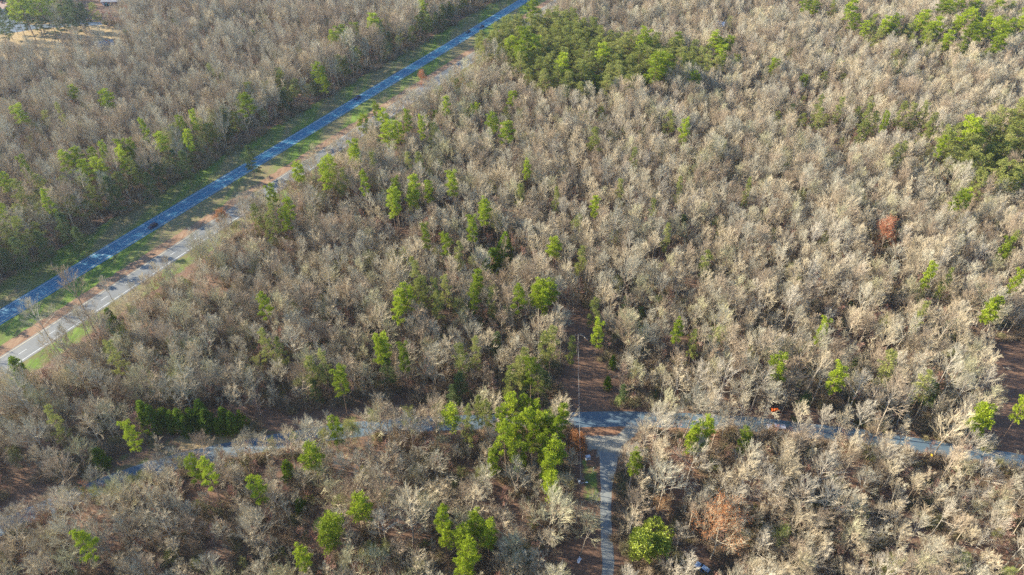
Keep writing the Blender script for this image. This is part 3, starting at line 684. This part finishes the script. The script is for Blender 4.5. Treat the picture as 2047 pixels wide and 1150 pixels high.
rows += row([hw(0, t) for t in np.arange(45, 620, 1.0)], 50, 6.0, 2.0, -500, 2000, 37, [DOME[0], DOME[1], DOME[5], DOME[6]] + HAZEL[:1], .68, .88)
rows += row([hw(0, t) for t in np.arange(-140, 200, 1.0)], -33, 8.0, 7, -500, 2000, 38, EV['V'] + EV['D'] + HAZEL[1:], .95, 1.15)
mrow = near(X_, Y_, rows, 4.2); X_, Y_ = X_[~mrow], Y_[~mrow]
s_, t_ = st(X_, Y_)
woods = list(rows)
n1 = vnoise(X_, Y_, 60, 1); n2 = vnoise(X_, Y_, 28, 2)
for i in range(len(X_)):
    q = rng.random(); x, y = X_[i], Y_[i]
    if s_[i] < 0:                                   # beyond the highway: thinner, greyer, many young poles
        far = s_[i] < -45
        if q < (.48 if far else .15): k = POLE[rng.integers(4)]
        elif q < .80: k = [DOME[0], DOME[5], DOME[2], DOME[1]][rng.integers(4)]
        else: k = UPR[[2, 3, 5][rng.integers(3)]]
        sc = rng.uniform(.95, 1.15) if s_[i] > -42 else rng.uniform(.78, 1.02)
    elif x > 20 and n1[i] < .62:                      # right of the middle: tall, tan and pale
        if q < .45: k = UPR[rng.integers(6)]
        elif q < .85: k = DOME[[1, 3, 4, 1, 6, 2][rng.integers(6)]]
        else: k = POLE[[0, 2][rng.integers(2)]]
        sc = rng.uniform(.72, 1.05)
    else:
        if q < .66: k = DOME[[0, 5, 1, 2, 0, 4, 6][rng.integers(7)]]
        elif q < .86: k = UPR[[2, 3, 5, 4][rng.integers(4)]]
        else: k = POLE[rng.integers(4)]
        sc = rng.uniform(.7, 1.05)
    if rng.random() < (.08 if x < 20 and s_[i] > 0 else .035): k = HAZEL[rng.integers(3)]; sc *= .9
    sc *= .86 * (1 + .5 * (vnoise(np.array([x]), np.array([y]), 15, 44)[0] - .5))
    woods.append((x, y, k, sc, rng.uniform(0, 6.28), 'B'))
# understorey saplings
X2, Y2 = scatter(4.8, 9)
keep = ~open_mask(X2, Y2, 1.5) & ~near(X2, Y2, hand, 2.0) & (vnoise(X2, Y2, 17, 9) > .22)
keep &= ~inside(STAND1, X2, Y2) & ~inside(STAND2, X2, Y2)
X2, Y2 = X2[keep], Y2[keep]
sap = [(x, y, (SAP if rng.random() < .9 else POLE)[rng.integers(3)], rng.uniform(.5, 1.1), rng.uniform(0, 6.28), 'S') for x, y in zip(X2, Y2)]

# ------------------------------------------------------------------ single trees as objects
def place_phrase(x, y, z):
    u, v, d = PX(x, y, z)
    return '%s percent across, %s down' % (words(round(u / 20.47)), words(round(v / 11.5))), u, v
ONES = 'zero one two three four five six seven eight nine ten eleven twelve thirteen fourteen fifteen sixteen seventeen eighteen nineteen'.split()
TENS = 'x x twenty thirty forty fifty sixty seventy eighty ninety'.split()
def words(n):
    n = max(0, min(99, int(n)))
    return ONES[n] if n < 20 else TENS[n // 10] + ('-' + ONES[n % 10] if n % 10 else '')
def setting(x, y):
    s, t = st(x, y); X1, Y1 = np.array([x]), np.array([y])
    r, sd = linedist(ROAD, X1, Y1); d, _ = linedist(DRIVE, X1, Y1)
    if d[0] < 13: return 'beside the gravel drive'
    if r[0] < 15: return 'by the side road'
    if -34 < s < 0: return 'lining the blue highway lanes'
    if 0 < s < 62: return 'lining the pale highway lanes'
    if s < 0: return 'in woods beyond the highway'
    return 'in woods above the side road' if sd[0] > 0 else 'in woods below the side road'
used = set()
GROUPS = {'B': 'bare trees of the near woods', 'E': 'evergreens standing in the bare woods', 'L': 'trees still holding russet leaves', 'H': 'thin yellow-green budding trees'}
def put_tree(rec, cat, grp):
    x, y, k, s, rz, kd = rec; K = KIND[k]
    s, sz = s if isinstance(s, tuple) else (s, s)
    ph, u, v = place_phrase(x, y, K['H'] * sz * .72)
    noun = {'bare_tree': 'bare tree', 'pine_tree': 'pine', 'cedar_tree': 'cedar', 'evergreen_tree': 'evergreen', 'budding_tree': 'tree', 'russet_tree': 'tree'}[K['name']]
    size = 'short ' if sz < .62 else ''
    shape = K['form'] if len(size) == 0 else K['form'].split()[0]
    lab = '%s%s %s %s %s, %s' % (size, shape, K['tone'], noun, setting(x, y), ph)
    if K['form'].startswith('thin'): lab = 'thin yellow-green budding tree %s, %s' % (setting(x, y), ph)
    if K['form'].startswith('russet'): lab = 'tree holding orange-red leaves %s, %s' % (setting(x, y), ph)
    if len(lab.split()) > 16: lab = lab.replace('broad rounded', 'broad').replace('tall upright', 'tall').replace('billowing broadleaf', 'broadleaf').replace('bright green', 'bright')
    base_ = lab.rsplit(', ', 2)[0]
    for du, dv in ((0, 0), (.35, 0), (0, .35), (-.35, 0), (0, -.35), (.5, .5), (-.5, -.5), (1, 0), (0, 1)):
        lab = '%s, %s percent across, %s down' % (base_, words(round(u / 20.47 + du)), words(round(v / 11.5 + dv)))
        if lab not in used: break
    used.add(lab)
    e = empty(K['name'], (x, y, 0), rz); e.scale = (s, s, sz)
    tag(e, lab, cat, grp)
    for nm in ('trunk', 'crown') + (('leaf',) if K['leaf'] else ()):
        o = bpy.data.objects.new('foliage' if nm == 'leaf' else nm, K[nm]); link(o); o.parent = e
    return e
def inview(r):
    K = KIND[r[2]]; u, v, d = PX(r[0], r[1], K['H'] * (r[3][1] if isinstance(r[3], tuple) else r[3]) * .7); return -10 < u < 2057 and -15 < v < 1165
def depth(r): return PX(r[0], r[1], 15)[2]
vis = sorted([r for r in woods if inview(r)], key=depth)
solo = vis[:300 - sum(1 for h in hand if h[5] == 'B')]
sid = set(id(r) for r in solo)
for r in hand: put_tree(r, 'tree', GROUPS[r[5]])
for r in solo:
    put_tree(r, 'tree', GROUPS['H'] if KIND[r[2]]['leaf'] else GROUPS['B'])
evs = sorted([r for r in evall if inview(r)], key=depth)[:300]
esid = set(id(r) for r in evs)
for r in evs: put_tree(r, 'cedar' if r[5] == 'C' else 'evergreen' if r[5] in 'DM' else 'pine', GROUPS['E'])

# ------------------------------------------------------------------ the uncountable rest, each kind one object
def scattered(name, recs, label, cat, coll):
    me = bpy.data.meshes.new(name); me.from_pydata([(r[0], r[1], 0) for r in recs], [], [])
    for an, j, ty in (('kind_index', 2, 'INT'), ('size', 3, 'FLOAT'), ('turn', 4, 'FLOAT')):
        a = me.attributes.new(an, ty, 'POINT'); a.data.foreach_set('value', [int(r[j]) if ty == 'INT' else float(r[j][0] if isinstance(r[j], tuple) else r[j]) for r in recs])
    o = add(name, me); tag(o, label, cat, kind='stuff')
    ng = bpy.data.node_groups.new(name, 'GeometryNodeTree')
    ng.interface.new_socket('Geometry', in_out='INPUT', socket_type='NodeSocketGeometry'); ng.interface.new_socket('Geometry', in_out='OUTPUT', socket_type='NodeSocketGeometry')
    N, L = ng.nodes, ng.links
    gi, go = N.new('NodeGroupInput'), N.new('NodeGroupOutput')
    ci = N.new('GeometryNodeCollectionInfo'); ci.inputs['Collection'].default_value = coll; ci.inputs['Separate Children'].default_value = True; ci.inputs['Reset Children'].default_value = True
    ip = N.new('GeometryNodeInstanceOnPoints'); ip.inputs['Pick Instance'].default_value = True
    def attr(nm, ty): q = N.new('GeometryNodeInputNamedAttribute'); q.data_type = ty; q.inputs['Name'].default_value = nm; return q.outputs['Attribute']
    cx = N.new('ShaderNodeCombineXYZ'); L.new(attr('turn', 'FLOAT'), cx.inputs['Z'])
    e2 = N.new('FunctionNodeEulerToRotation'); L.new(cx.outputs[0], e2.inputs[0]); L.new(e2.outputs[0], ip.inputs['Rotation'])
    L.new(attr('size', 'FLOAT'), ip.inputs['Scale']); L.new(attr('kind_index', 'INT'), ip.inputs['Instance Index'])
    L.new(ci.outputs[0], ip.inputs['Instance']); L.new(gi.outputs[0], ip.inputs['Points']); L.new(ip.outputs[0], go.inputs[0])
    o.modifiers.new('scatter', 'NODES').node_group = ng
    return o
scattered('woodland', [r for r in woods if id(r) not in sid], 'mass of leafless grey and tan trees filling the woods on both sides of the highway', 'woodland', bpy_src)
scattered('saplings', sap, 'thin leafless saplings and young growth beneath the bare trees', 'undergrowth', bpy_src)
rest = [r for r in evall if id(r) not in esid]
if rest: scattered('pine_woods', rest, 'olive green pine stands in the far part of the woods', 'pine woods', bpy_src)
# low brush
br_src = bpy.data.collections.new('brush_kinds')
for i in range(5):
    R.seed(900 + i); mb = MB()
    for _ in range(110):
        a = Vector((R.gauss(0, .5), R.gauss(0, .5), 0)); e = a + Vector((R.gauss(0, .8), R.gauss(0, .8), R.uniform(.8, 2.4)))
        mb.cone(a, e, .028, 0, 3)
        for _ in range(5):
            p = a.lerp(e, R.uniform(.3, .95)); mb.cone(p, p + rv() * .45 + UP * .3, .02, 0, 3)
    br_src.objects.link(bpy.data.objects.new('brush_%03d' % i, mb.me('brush', M['brush'])))
for i in range(2):
    R.seed(950 + i); mb = MB()
    for _ in range(14): clump(mb, Vector((R.gauss(0, .6), R.gauss(0, .6), R.uniform(.3, 1.4))), .45, .4, 18, .35, .09)
    br_src.objects.link(bpy.data.objects.new('brush_%03d' % (5 + i), mb.me('brush', M['pine_dark'] if i else M['olive'])))
X3, Y3 = scatter(3.0, 10)
keep = ~open_mask(X3, Y3, 2.5) & (vnoise(X3, Y3, 11, 19) > .3)
X3, Y3 = X3[keep], Y3[keep]
brush = [(x, y, 5 + rng.integers(2) if rng.random() < .05 else rng.integers(5), rng.uniform(.7, 1.7), rng.uniform(0, 6.28), 'S') for x, y in zip(X3, Y3)]
scattered('undergrowth', brush, 'low tangled brown brush covering the floor of the woods', 'undergrowth', br_src)
# ------------------------------------------------------------------ vehicles, buildings, poles and small things
def vehicle(name, lab, cat, paint, x, y, hx, hy, style='sedan', group=None):
    """hx, hy = the way it faces"""
    L, W = {'sedan': (4.7, 1.82), 'suv': (4.9, 1.95), 'pickup': (5.8, 2.0)}[style]
    pm = plain('paint_' + name, paint, .3, .3, var=.05, spec=.5)
    e = empty(name, (x, y, .02), math.atan2(hy, hx)); tag(e, lab, cat, group)
    a, w = L / 2, W / 2; belt = {'sedan': .92, 'suv': 1.08, 'pickup': 1.08}[style]; top = {'sedan': 1.45, 'suv': 1.78, 'pickup': 1.85}[style]
    b = MB()
    b.prism([(-a, .38), (-a - .03, .62), (-a + .08, belt), (a * .45, belt), (a - .12, belt - .17), (a, .62), (a - .02, .38)], -w, w)
    c0, c1 = {'sedan': (-a * .72, a * .38), 'suv': (-a * .94, a * .40), 'pickup': (-a * .10, a * .50)}[style]
    b.box(c0 + .42, c1 - .62, -w + .22, w - .22, top - .05, top, .05, .05)
    if style == 'pickup':
        b.box(-a + .05, -a * .12, -w, -w + .1, belt, belt + .32); b.box(-a + .05, -a * .12, w - .1, w, belt, belt + .32); b.box(-a, -a + .08, -w, w, belt + .002, belt + .32)
    add('body', b.me('body', pm), e)
    g = MB(); k = 0
    v = [(c0, -w + .06, belt), (c1, -w + .06, belt), (c1, w - .06, belt), (c0, w - .06, belt),
         (c0 + .40, -w + .24, top - .045), (c1 - .60, -w + .24, top - .045), (c1 - .60, w - .24, top - .045), (c0 + .40, w - .24, top - .045)]
    g.v = v; g.f = [(4, 5, 6, 7), (0, 1, 5, 4), (1, 2, 6, 5), (2, 3, 7, 6), (3, 0, 4, 7)]
    add('windows', g.me('windows', M['glass']), e)
    for sx in (-1, 1):
        for sy in (-1, 1):
            t = MB(); t.cone(Vector((sx * a * .62, sy * (w - .20), .34)), Vector((sx * a * .62, sy * (w + .015), .34)), .34, .34, 14)
            n = len(t.v); t.f += [tuple(range(13, -1, -1)), tuple(range(14, 28))]
            wo = add('wheel', t.me('wheel', M['tyre']), e)
            r = MB(); r.cone(Vector((sx * a * .62, sy * (w + .0), .34)), Vector((sx * a * .62, sy * (w + .03), .34)), .2, .18, 10); r.f.append(tuple(range(10, 20)))
            add('rim', r.me('rim', M['rim']), wo)
    for sy in (-1, 1):
        h = MB(); h.box(a - .10, a + .012, sy * (w - .36) - .16, sy * (w - .36) + .16, .60, .74); add('headlight', h.me('headlight', M['lamp']), e)
        h = MB(); h.box(-a - .04, -a + .08, sy * (w - .22) - .14, sy * (w - .22) + .14, .66, .86); add('tail_light', h.me('tail_light', M['tail']), e)
    return e
def on_hw(s, t): return hw(s, t)
back = (-HD[0], -HD[1])
CG = 'cars driving on the blue-grey highway lanes'
vehicle('highway_car', 'long dark navy car on the highway nearest the camera, outer lane by the median', 'car', (.012, .02, .06), *on_hw(5.6, 53.4), *back, 'suv', CG)
vehicle('highway_car', 'dark blue car midway up the highway close to its outer white edge line', 'car', (.015, .03, .12), *on_hw(1.7, 216.2), *back, 'suv', CG)
vehicle('highway_car', 'dark car with pale windscreen, right-hand one of the two far highway cars', 'car', (.03, .035, .05), *on_hw(5.4, 368), *back, 'sedan', CG)
vehicle('highway_car', 'very dark car in the outer lane, left-hand one of two far highway cars', 'car', (.01, .015, .03), *on_hw(1.7, 353), *back, 'sedan', CG)
x, y = G(1551, 857); vehicle('pickup_truck', 'silver pickup truck on the side road below the orange tractor', 'pickup', (.33, .35, .42), x, y, -1, .12, 'pickup')
x, y = G(1404, 1140); vehicle('parked_car', 'pale blue car parked under the russet tree at the bottom edge', 'car', (.30, .42, .55), x, y, -.75, .66, 'suv')
x, y = G(215, 12); vehicle('parked_car', 'teal car parked in the small yard beyond the golden field', 'car', (.03, .16, .20), x, y, 1, .1, 'suv')

# orange compact tractor
x, y = G(1556, 823); e = empty('tractor', (x, y, 0), math.radians(176)); tag(e, 'small orange tractor with black seat and roll bar on the road verge', 'tractor')
om = plain('orange_paint', (.62, .12, .02), .4, .1, var=.08); bm_ = plain('black_paint', (.02, .02, .022), .5, .1)
b = MB(); b.prism([(.2, .55), (.25, 1.25), (1.5, 1.18), (1.65, 1.0), (1.65, .55)], -.42, .42); add('bonnet', b.me('bonnet', om), e)
b = MB(); b.box(-.9, .25, -.35, .35, .45, .85); b.box(-1.0, -.1, -.72, -.45, .98, 1.08, .05, .03); b.box(-1.0, -.1, .45, .72, .98, 1.08, .05, .03); add('chassis', b.me('chassis', om), e)
b = MB(); b.box(-.7, -.2, -.28, .28, .86, 1.02, .03, .03); b.box(-.8, -.66, -.28, .28, 1.0, 1.5, .02, .02); add('seat', b.me('seat', bm_), e)
b = MB(); b.cone(Vector((-.85, -.5, .9)), Vector((-.85, -.5, 2.1)), .05, .05, 6); b.cone(Vector((-.85, .5, .9)), Vector((-.85, .5, 2.1)), .05, .05, 6); b.box(-1.1, .35, -.62, .62, 2.1, 2.18, .05, .05); b.cone(Vector((.2, .3, 1.2)), Vector((.3, .45, 2.1)), .04, .04, 5); b.cone(Vector((.2, -.3, 1.2)), Vector((.3, -.45, 2.1)), .04, .04, 5)
add('roll_bar', b.me('roll_bar', bm_), e)
b = MB(); b.cone(Vector((.1, 0, 1.0)), Vector((-.1, 0, 1.35)), .03, .03, 5)
for i in range(12): b.cone(Vector((-.1 + .05 * math.sin(i * .5236), .2 * math.cos(i * .5236), 1.35 + .12 * math.sin(i * .5236))), Vector((-.1 + .05 * math.sin((i + 1) * .5236), .2 * math.cos((i + 1) * .5236), 1.35 + .12 * math.sin((i + 1) * .5236))), .02, .02, 4)
add('steering_wheel', b.me('steering_wheel', bm_), e)
for px_, r_, w_ in ((-.6, .62, .32), (1.2, .36, .22)):
    for sy in (-1, 1):
        t = MB(); t.cone(Vector((px_, sy * .48, r_)), Vector((px_, sy * (.48 + w_), r_)), r_, r_, 16); t.f += [tuple(range(15, -1, -1)), tuple(range(16, 32))]
        wo = add('wheel', t.me('wheel', M['tyre']), e)
        t = MB(); t.cone(Vector((px_, sy * (.48 + w_), r_)), Vector((px_, sy * (.50 + w_), r_)), r_ * .55, r_ * .5, 10); t.f.append(tuple(range(10, 20))); add('rim', t.me('rim', om), wo)
b = MB(); b.box(1.9, 2.5, -.85, .85, .25, .75, .1, .02); b.cone(Vector((.6, -.55, .8)), Vector((2.0, -.55, .5)), .06, .06, 5); b.cone(Vector((.6, .55, .8)), Vector((2.0, .55, .5)), .06, .06, 5); add('loader_bucket', b.me('loader_bucket', om), e)

# utility poles and the line through the cutting
def utility_pole(px, py, h, lab, full=True):
    e = empty('utility_pole', (px, py, 0)); tag(e, lab, 'utility pole', 'utility poles carrying the power line')
    b = MB(); b.cone(Vector((0, 0, -.3)), Vector((0, 0, h)), .17, .11, 8); b.f.append(tuple(range(8, 16))); add('pole', b.me('pole', M['wood']), e)
    b = MB(); b.box(-1.2, 1.2, -.06, .06, h - .75, h - .62); add('crossarm', b.me('crossarm', M['wood']), e)
    for dx in (-1.05, 0.0, 1.05):
        z0 = h - .62 if dx else h
        b = MB(); b.cone(Vector((dx, 0, z0)), Vector((dx, 0, z0 + .22)), .06, .04, 6); add('insulator', b.me('insulator', M['white']), e)
    if full:
        b = MB(); b.cone(Vector((-.42, 0, h - 2.4)), Vector((-.42, 0, h - 1.4)), .3, .3, 12); b.f += [tuple(range(11, -1, -1)), tuple(range(12, 24))]
        b.cone(Vector((-.42, 0, h - 1.4)), Vector((-.42, 0, h - 1.15)), .07, .05, 6); add('transformer', b.me('transformer', M['steel']), e)
        b = MB(); b.cone(Vector((0, 0, h - 2.6)), Vector((1.7, 0, h - 2.1)), .045, .04, 6); ar = add('lamp_arm', b.me('lamp_arm', M['steel']), e)
        b = MB(); b.box(1.55, 2.25, -.14, .14, h - 2.2, h - 2.02, .06, .04); add('lamp_head', b.me('lamp_head', M['white']), ar)
    return e
PH = 11.5
pa = G(1157, 1000); pb = G(1156, 668, PH)
utility_pole(*pa, PH, 'wooden utility pole with grey transformer and lamp arm left of the gravel drive')
utility_pole(*pb, PH, 'plain wooden utility pole at the far end of the cleared strip', False)
def wire(a, b, sag, lab, r=.012, n=24):
    m_ = MB(); P = [Vector((a[0] + (b[0] - a[0]) * i / n, a[1] + (b[1] - a[1]) * i / n, a[2] + (b[2] - a[2]) * i / n - sag * 4 * (i / n) * (1 - i / n))) for i in range(n + 1)]
    for i in range(n): m_.cone(P[i], P[i + 1], r, r, 4)
    tag(add('power_line', m_.me('power_line', M['wire'])), lab, 'power line')
wire((*pa, PH + .2), (*pb, PH + .2), 1.6, 'thin pale power line running up the middle of the cleared strip', .016)
wire((pa[0], pa[1], PH - 1.5), (pb[0], pb[1], PH - 1.5), 2.0, 'lower neutral wire slung below the pale power line', .02)

# small things left of the drive
x, y = G(1175, 917); e = empty('utility_cabinet', (x, y, 0), .2); tag(e, 'grey-blue metal utility cabinet beside the top of the gravel drive', 'cabinet')
b = MB(); b.box(-.75, .75, -.5, .5, .08, 1.25, .04, .04); add('housing', b.me('housing', M['steel']), e)
b = MB(); b.box(-.8, .8, -.56, .56, 1.25, 1.33, .05, .05); add('lid', b.me('lid', M['steel']), e)
b = MB(); b.box(-.85, .85, -.6, .6, -.05, .08); add('base', b.me('base', M['white']), e)
b = MB(); b.box(-.03, .03, -.535, -.46, .3, 1.1); b.box(.1, .16, -.55, -.46, .65, .85); add('handle', b.me('handle', M['tyre']), e)
x, y = G(1185, 946); b = MB(); b.cone(Vector((0, 0, -.2)), Vector((.1, .05, 3.2)), .07, .05, 7); b.f.append(tuple(range(7, 14)))
tag(add('marker_post', b.me('marker_post', M['white']), None, (x, y, 0)), 'slim white post standing on the leaf litter beside the gravel drive', 'post')
x, y = G(1158, 1122); e = empty('garden_bench', (x, y, 0), math.radians(60)); tag(e, 'white slatted garden bench under the bare tree by the drive', 'bench')
b = MB()
for k in range(5): b.box(-.9, .9, -.3 + k * .13, -.2 + k * .13, .42, .46)
add('seat', b.me('seat', M['white']), e)
b = MB()
for k in range(4): b.box(-.9, .9, .38, .42, .52 + k * .13, .62 + k * .13)
add('backrest', b.me('backrest', M['white']), e)
for sx in (-.8, .8):
    for yy, zt in ((-.25, .42), (.36, .98)):
        b = MB(); b.box(sx - .04, sx + .04, yy - .035, yy + .035, -.02, zt); add('leg', b.me('leg', M['white']), e)
x, y = G(1139, 1122); e = empty('barbecue_grill', (x, y, 0)); tag(e, 'black barbecue grill on legs left of the white bench', 'grill')
b = MB(); b.cone(Vector((0, 0, .75)), Vector((0, 0, 1.0)), .28, .42, 12); b.cone(Vector((0, 0, 1.0)), Vector((0, 0, 1.25)), .42, .16, 12); b.f.append(tuple(range(36, 48))); add('bowl', b.me('bowl', bm_), e)
for k in range(3):
    b = MB(); a_ = k * 2.094; b.cone(Vector((.22 * math.cos(a_), .22 * math.sin(a_), .8)), Vector((.4 * math.cos(a_), .4 * math.sin(a_), -.02)), .025, .025, 5); add('leg', b.me('leg', M['steel']), e)
# yellow road sign by the side road
x, y = G(1857, 919); e = empty('road_sign', (x, y, 0), math.radians(-80)); tag(e, 'yellow diamond road sign on a post by the side road', 'sign')
b = MB(); b.cone(Vector((0, 0, -.2)), Vector((0, 0, 2.3)), .04, .04, 6); add('post', b.me('post', M['steel']), e)
b = MB(); q = .62; zc = 2.4
b.v = [(0, -.06, zc - q), (q, -.06, zc), (0, -.06, zc + q), (-q, -.06, zc), (0, -.04, zc - q), (q, -.04, zc), (0, -.04, zc + q), (-q, -.04, zc)]
b.f = [(0, 1, 2, 3), (7, 6, 5, 4), (0, 4, 5, 1), (1, 5, 6, 2), (2, 6, 7, 3), (3, 7, 4, 0)]
add('sign_panel', b.me('sign_panel', plain('sign_yellow', (.75, .50, .03), .5)), e)

def house(name, lab, x, y, rz, L, W, H, RH, wall, roof, cat='house', chimney=True, doors=1, nwin=3):
    e = empty(name, (x, y, 0), rz); tag(e, lab, cat)
    b = MB(); a, w = L / 2, W / 2
    b.box(-a, a, -w, w, -.2, H)
    k = len(b.v); b.v += [(-a, -w, H), (-a, w, H), (-a, 0, H + RH), (a, -w, H), (a, w, H), (a, 0, H + RH)]; b.f += [(k, k + 2, k + 1), (k + 3, k + 4, k + 5)]
    add('wall', b.me('wall', wall), e)
    b = MB(); o, d, t = .45, .5, .14; zl = H - RH * (o / w)
    for s in (-1, 1):
        b.v += []; k = len(b.v)
        b.v += [(-a - d, s * (w + o), zl), (a + d, s * (w + o), zl), (a + d, 0, H + RH + .02), (-a - d, 0, H + RH + .02),
                (-a - d, s * (w + o), zl + t), (a + d, s * (w + o), zl + t), (a + d, 0, H + RH + .02 + t), (-a - d, 0, H + RH + .02 + t)]
        b.f += [(k + 3, k + 2, k + 1, k), (k + 4, k + 5, k + 6, k + 7), (k, k + 1, k + 5, k + 4), (k + 1, k + 2, k + 6, k + 5), (k + 3, k, k + 4, k + 7)]
    rf = add('roof', b.me('roof', roof), e)
    if chimney:
        b = MB(); b.box(a * .4, a * .4 + .8, -.9, -.1, H + .5, H + RH + 1.0); add('chimney', b.me('chimney', M['brick']), rf)
    b = MB()
    for s in (-1, 1):
        b.box(-a - d - .03, a + d + .03, s * (w + o) - .06 if s > 0 else s * (w + o) - .06, s * (w + o) + .06, zl - .18, zl - .002)
    add('fascia', b.me('fascia', M['white']), rf)
    for i in range(nwin):
        xx = -a + L * (i + .75) / (nwin + .5)
        for s in (-1, 1):
            f = MB(); f.box(xx - .55, xx + .55, min(s * w, s * (w + .06)), max(s * w, s * (w + .06)), 1.0, 2.25); fo = add('window', f.me('window', M['white']), e)
            g = MB(); g.box(xx - .46, xx + .46, min(s * (w + .04), s * (w + .075)), max(s * (w + .04), s * (w + .075)), 1.08, 2.17); add('pane', g.me('pane', M['glass']), fo)
    b = MB(); b.box(-a + .5, -a + 1.45, -w - .06, -w + .01, 0, 2.1); do = add('door', b.me('door', M['white']), e)
    b = MB(); b.box(-a + 1.3, -a + 1.36, -w - .12, -w - .06, .95, 1.1); add('handle', b.me('handle', M['steel']), do)
    return e
x, y = G(207, 96); house('house', 'low house with grey shingle roof and white eaves behind the golden field\'s trees', x, y, math.radians(25), 15, 9, 2.9, 2.2, M['siding'], M['roof_grey'])
x, y = G(2, 20); house('house', 'brown-roofed house by the paved lane at the far left corner', x, y, math.radians(-8), 18, 10, 3.0, 3.0, M['siding'], M['roof_brown'])
x, y = G(228, 7); house('house', 'dark-roofed house at the top edge behind the teal car', x, y, math.radians(4), 16, 9, 3.0, 2.4, M['brick'], M['roof_grey'])
x, y = G(2053, 163); house('shed', 'white shed with bright red metal roof at the far right edge', x, y, math.radians(12), 11, 8, 3.2, 2.4, M['white'], M['roof_red'], 'shed', False)
x, y = G(1437, 66); house('shed', 'small pale-roofed shed lost in the far bare woods near the top', x, y, math.radians(-20), 7, 5, 6.5, 2.0, M['siding'], M['white'], 'shed', False, 1, 1)

# logs and the brush pile by the highway
def log(u0, v0, u1, v1, r, lab):
    a = G(u0, v0); b_ = G(u1, v1); m_ = MB(); n = 6; pts = []
    for i in range(n + 1):
        f = i / n; pts.append(Vector((a[0] + (b_[0] - a[0]) * f + R.uniform(-.15, .15), a[1] + (b_[1] - a[1]) * f + R.uniform(-.15, .15), r * .8 + f * .5)))
    for i in range(n): m_.cone(pts[i], pts[i + 1], r * (1 - .09 * i), r * (1 - .09 * (i + 1)), 7)
    for i in range(2, n): m_.cone(pts[i], pts[i] + Vector((R.uniform(-1, 1), R.uniform(-1, 1), 1.2)), .06, .02, 4)
    tag(add('fallen_log', m_.me('fallen_log', M['bark_pale'])), lab, 'log')
R.seed(77)
log(961, 1120, 984, 1148, .22, 'pale fallen log on brown leaves by the bright pine clump near the bottom')
log(1160, 668, 1176, 684, .28, 'dark fallen trunk lying across the far end of the cleared strip')
log(2005, 735, 2020, 742, .2, 'pale fallen log in the brown clearing at the right edge')
b = MB(); R.seed(5)
for _ in range(260):
    p = Vector((R.gauss(0, 1.7), R.gauss(0, 1.1), R.uniform(0, 1.3) * max(0, 1 - abs(R.gauss(0, .5))))); d_ = rv(); d_.z *= .35
    b.cone(p, p + d_.normalized() * R.uniform(.8, 2.2), .035, .012, 3)
x, y = G(93, 742); tag(add('brush_pile', b.me('brush_pile', M['bark']), None, (x, y, 0)), 'dark pile of cut brush on the grass verge by the pale highway lanes', 'brush pile')
# ------------------------------------------------------------------ haze
hb = MB(); hb.box(-1500, 1500, -120, 1600, -1, CAM_H + 25)
hm = bpy.data.materials.new('haze'); hm.use_nodes = True; hn = hm.node_tree.nodes; hn.remove(hn['Principled BSDF'])
pv = hn.new('ShaderNodeVolumePrincipled'); pv.inputs['Density'].default_value = HAZE; pv.inputs['Color'].default_value = (.80, .90, 1, 1); pv.inputs['Anisotropy'].default_value = 0.55
hm.node_tree.links.new(pv.outputs[0], hn['Material Output'].inputs['Volume'])
tag(add('haze', hb.me('haze', hm)), 'thin pale blue air haze over the woods', 'haze', kind='stuff')
print('COUNTS woods', len(woods), 'solo', len(solo), 'ever', len(ever), 'stand', len(stand), 'sap', len(sap), 'brush', len(brush))
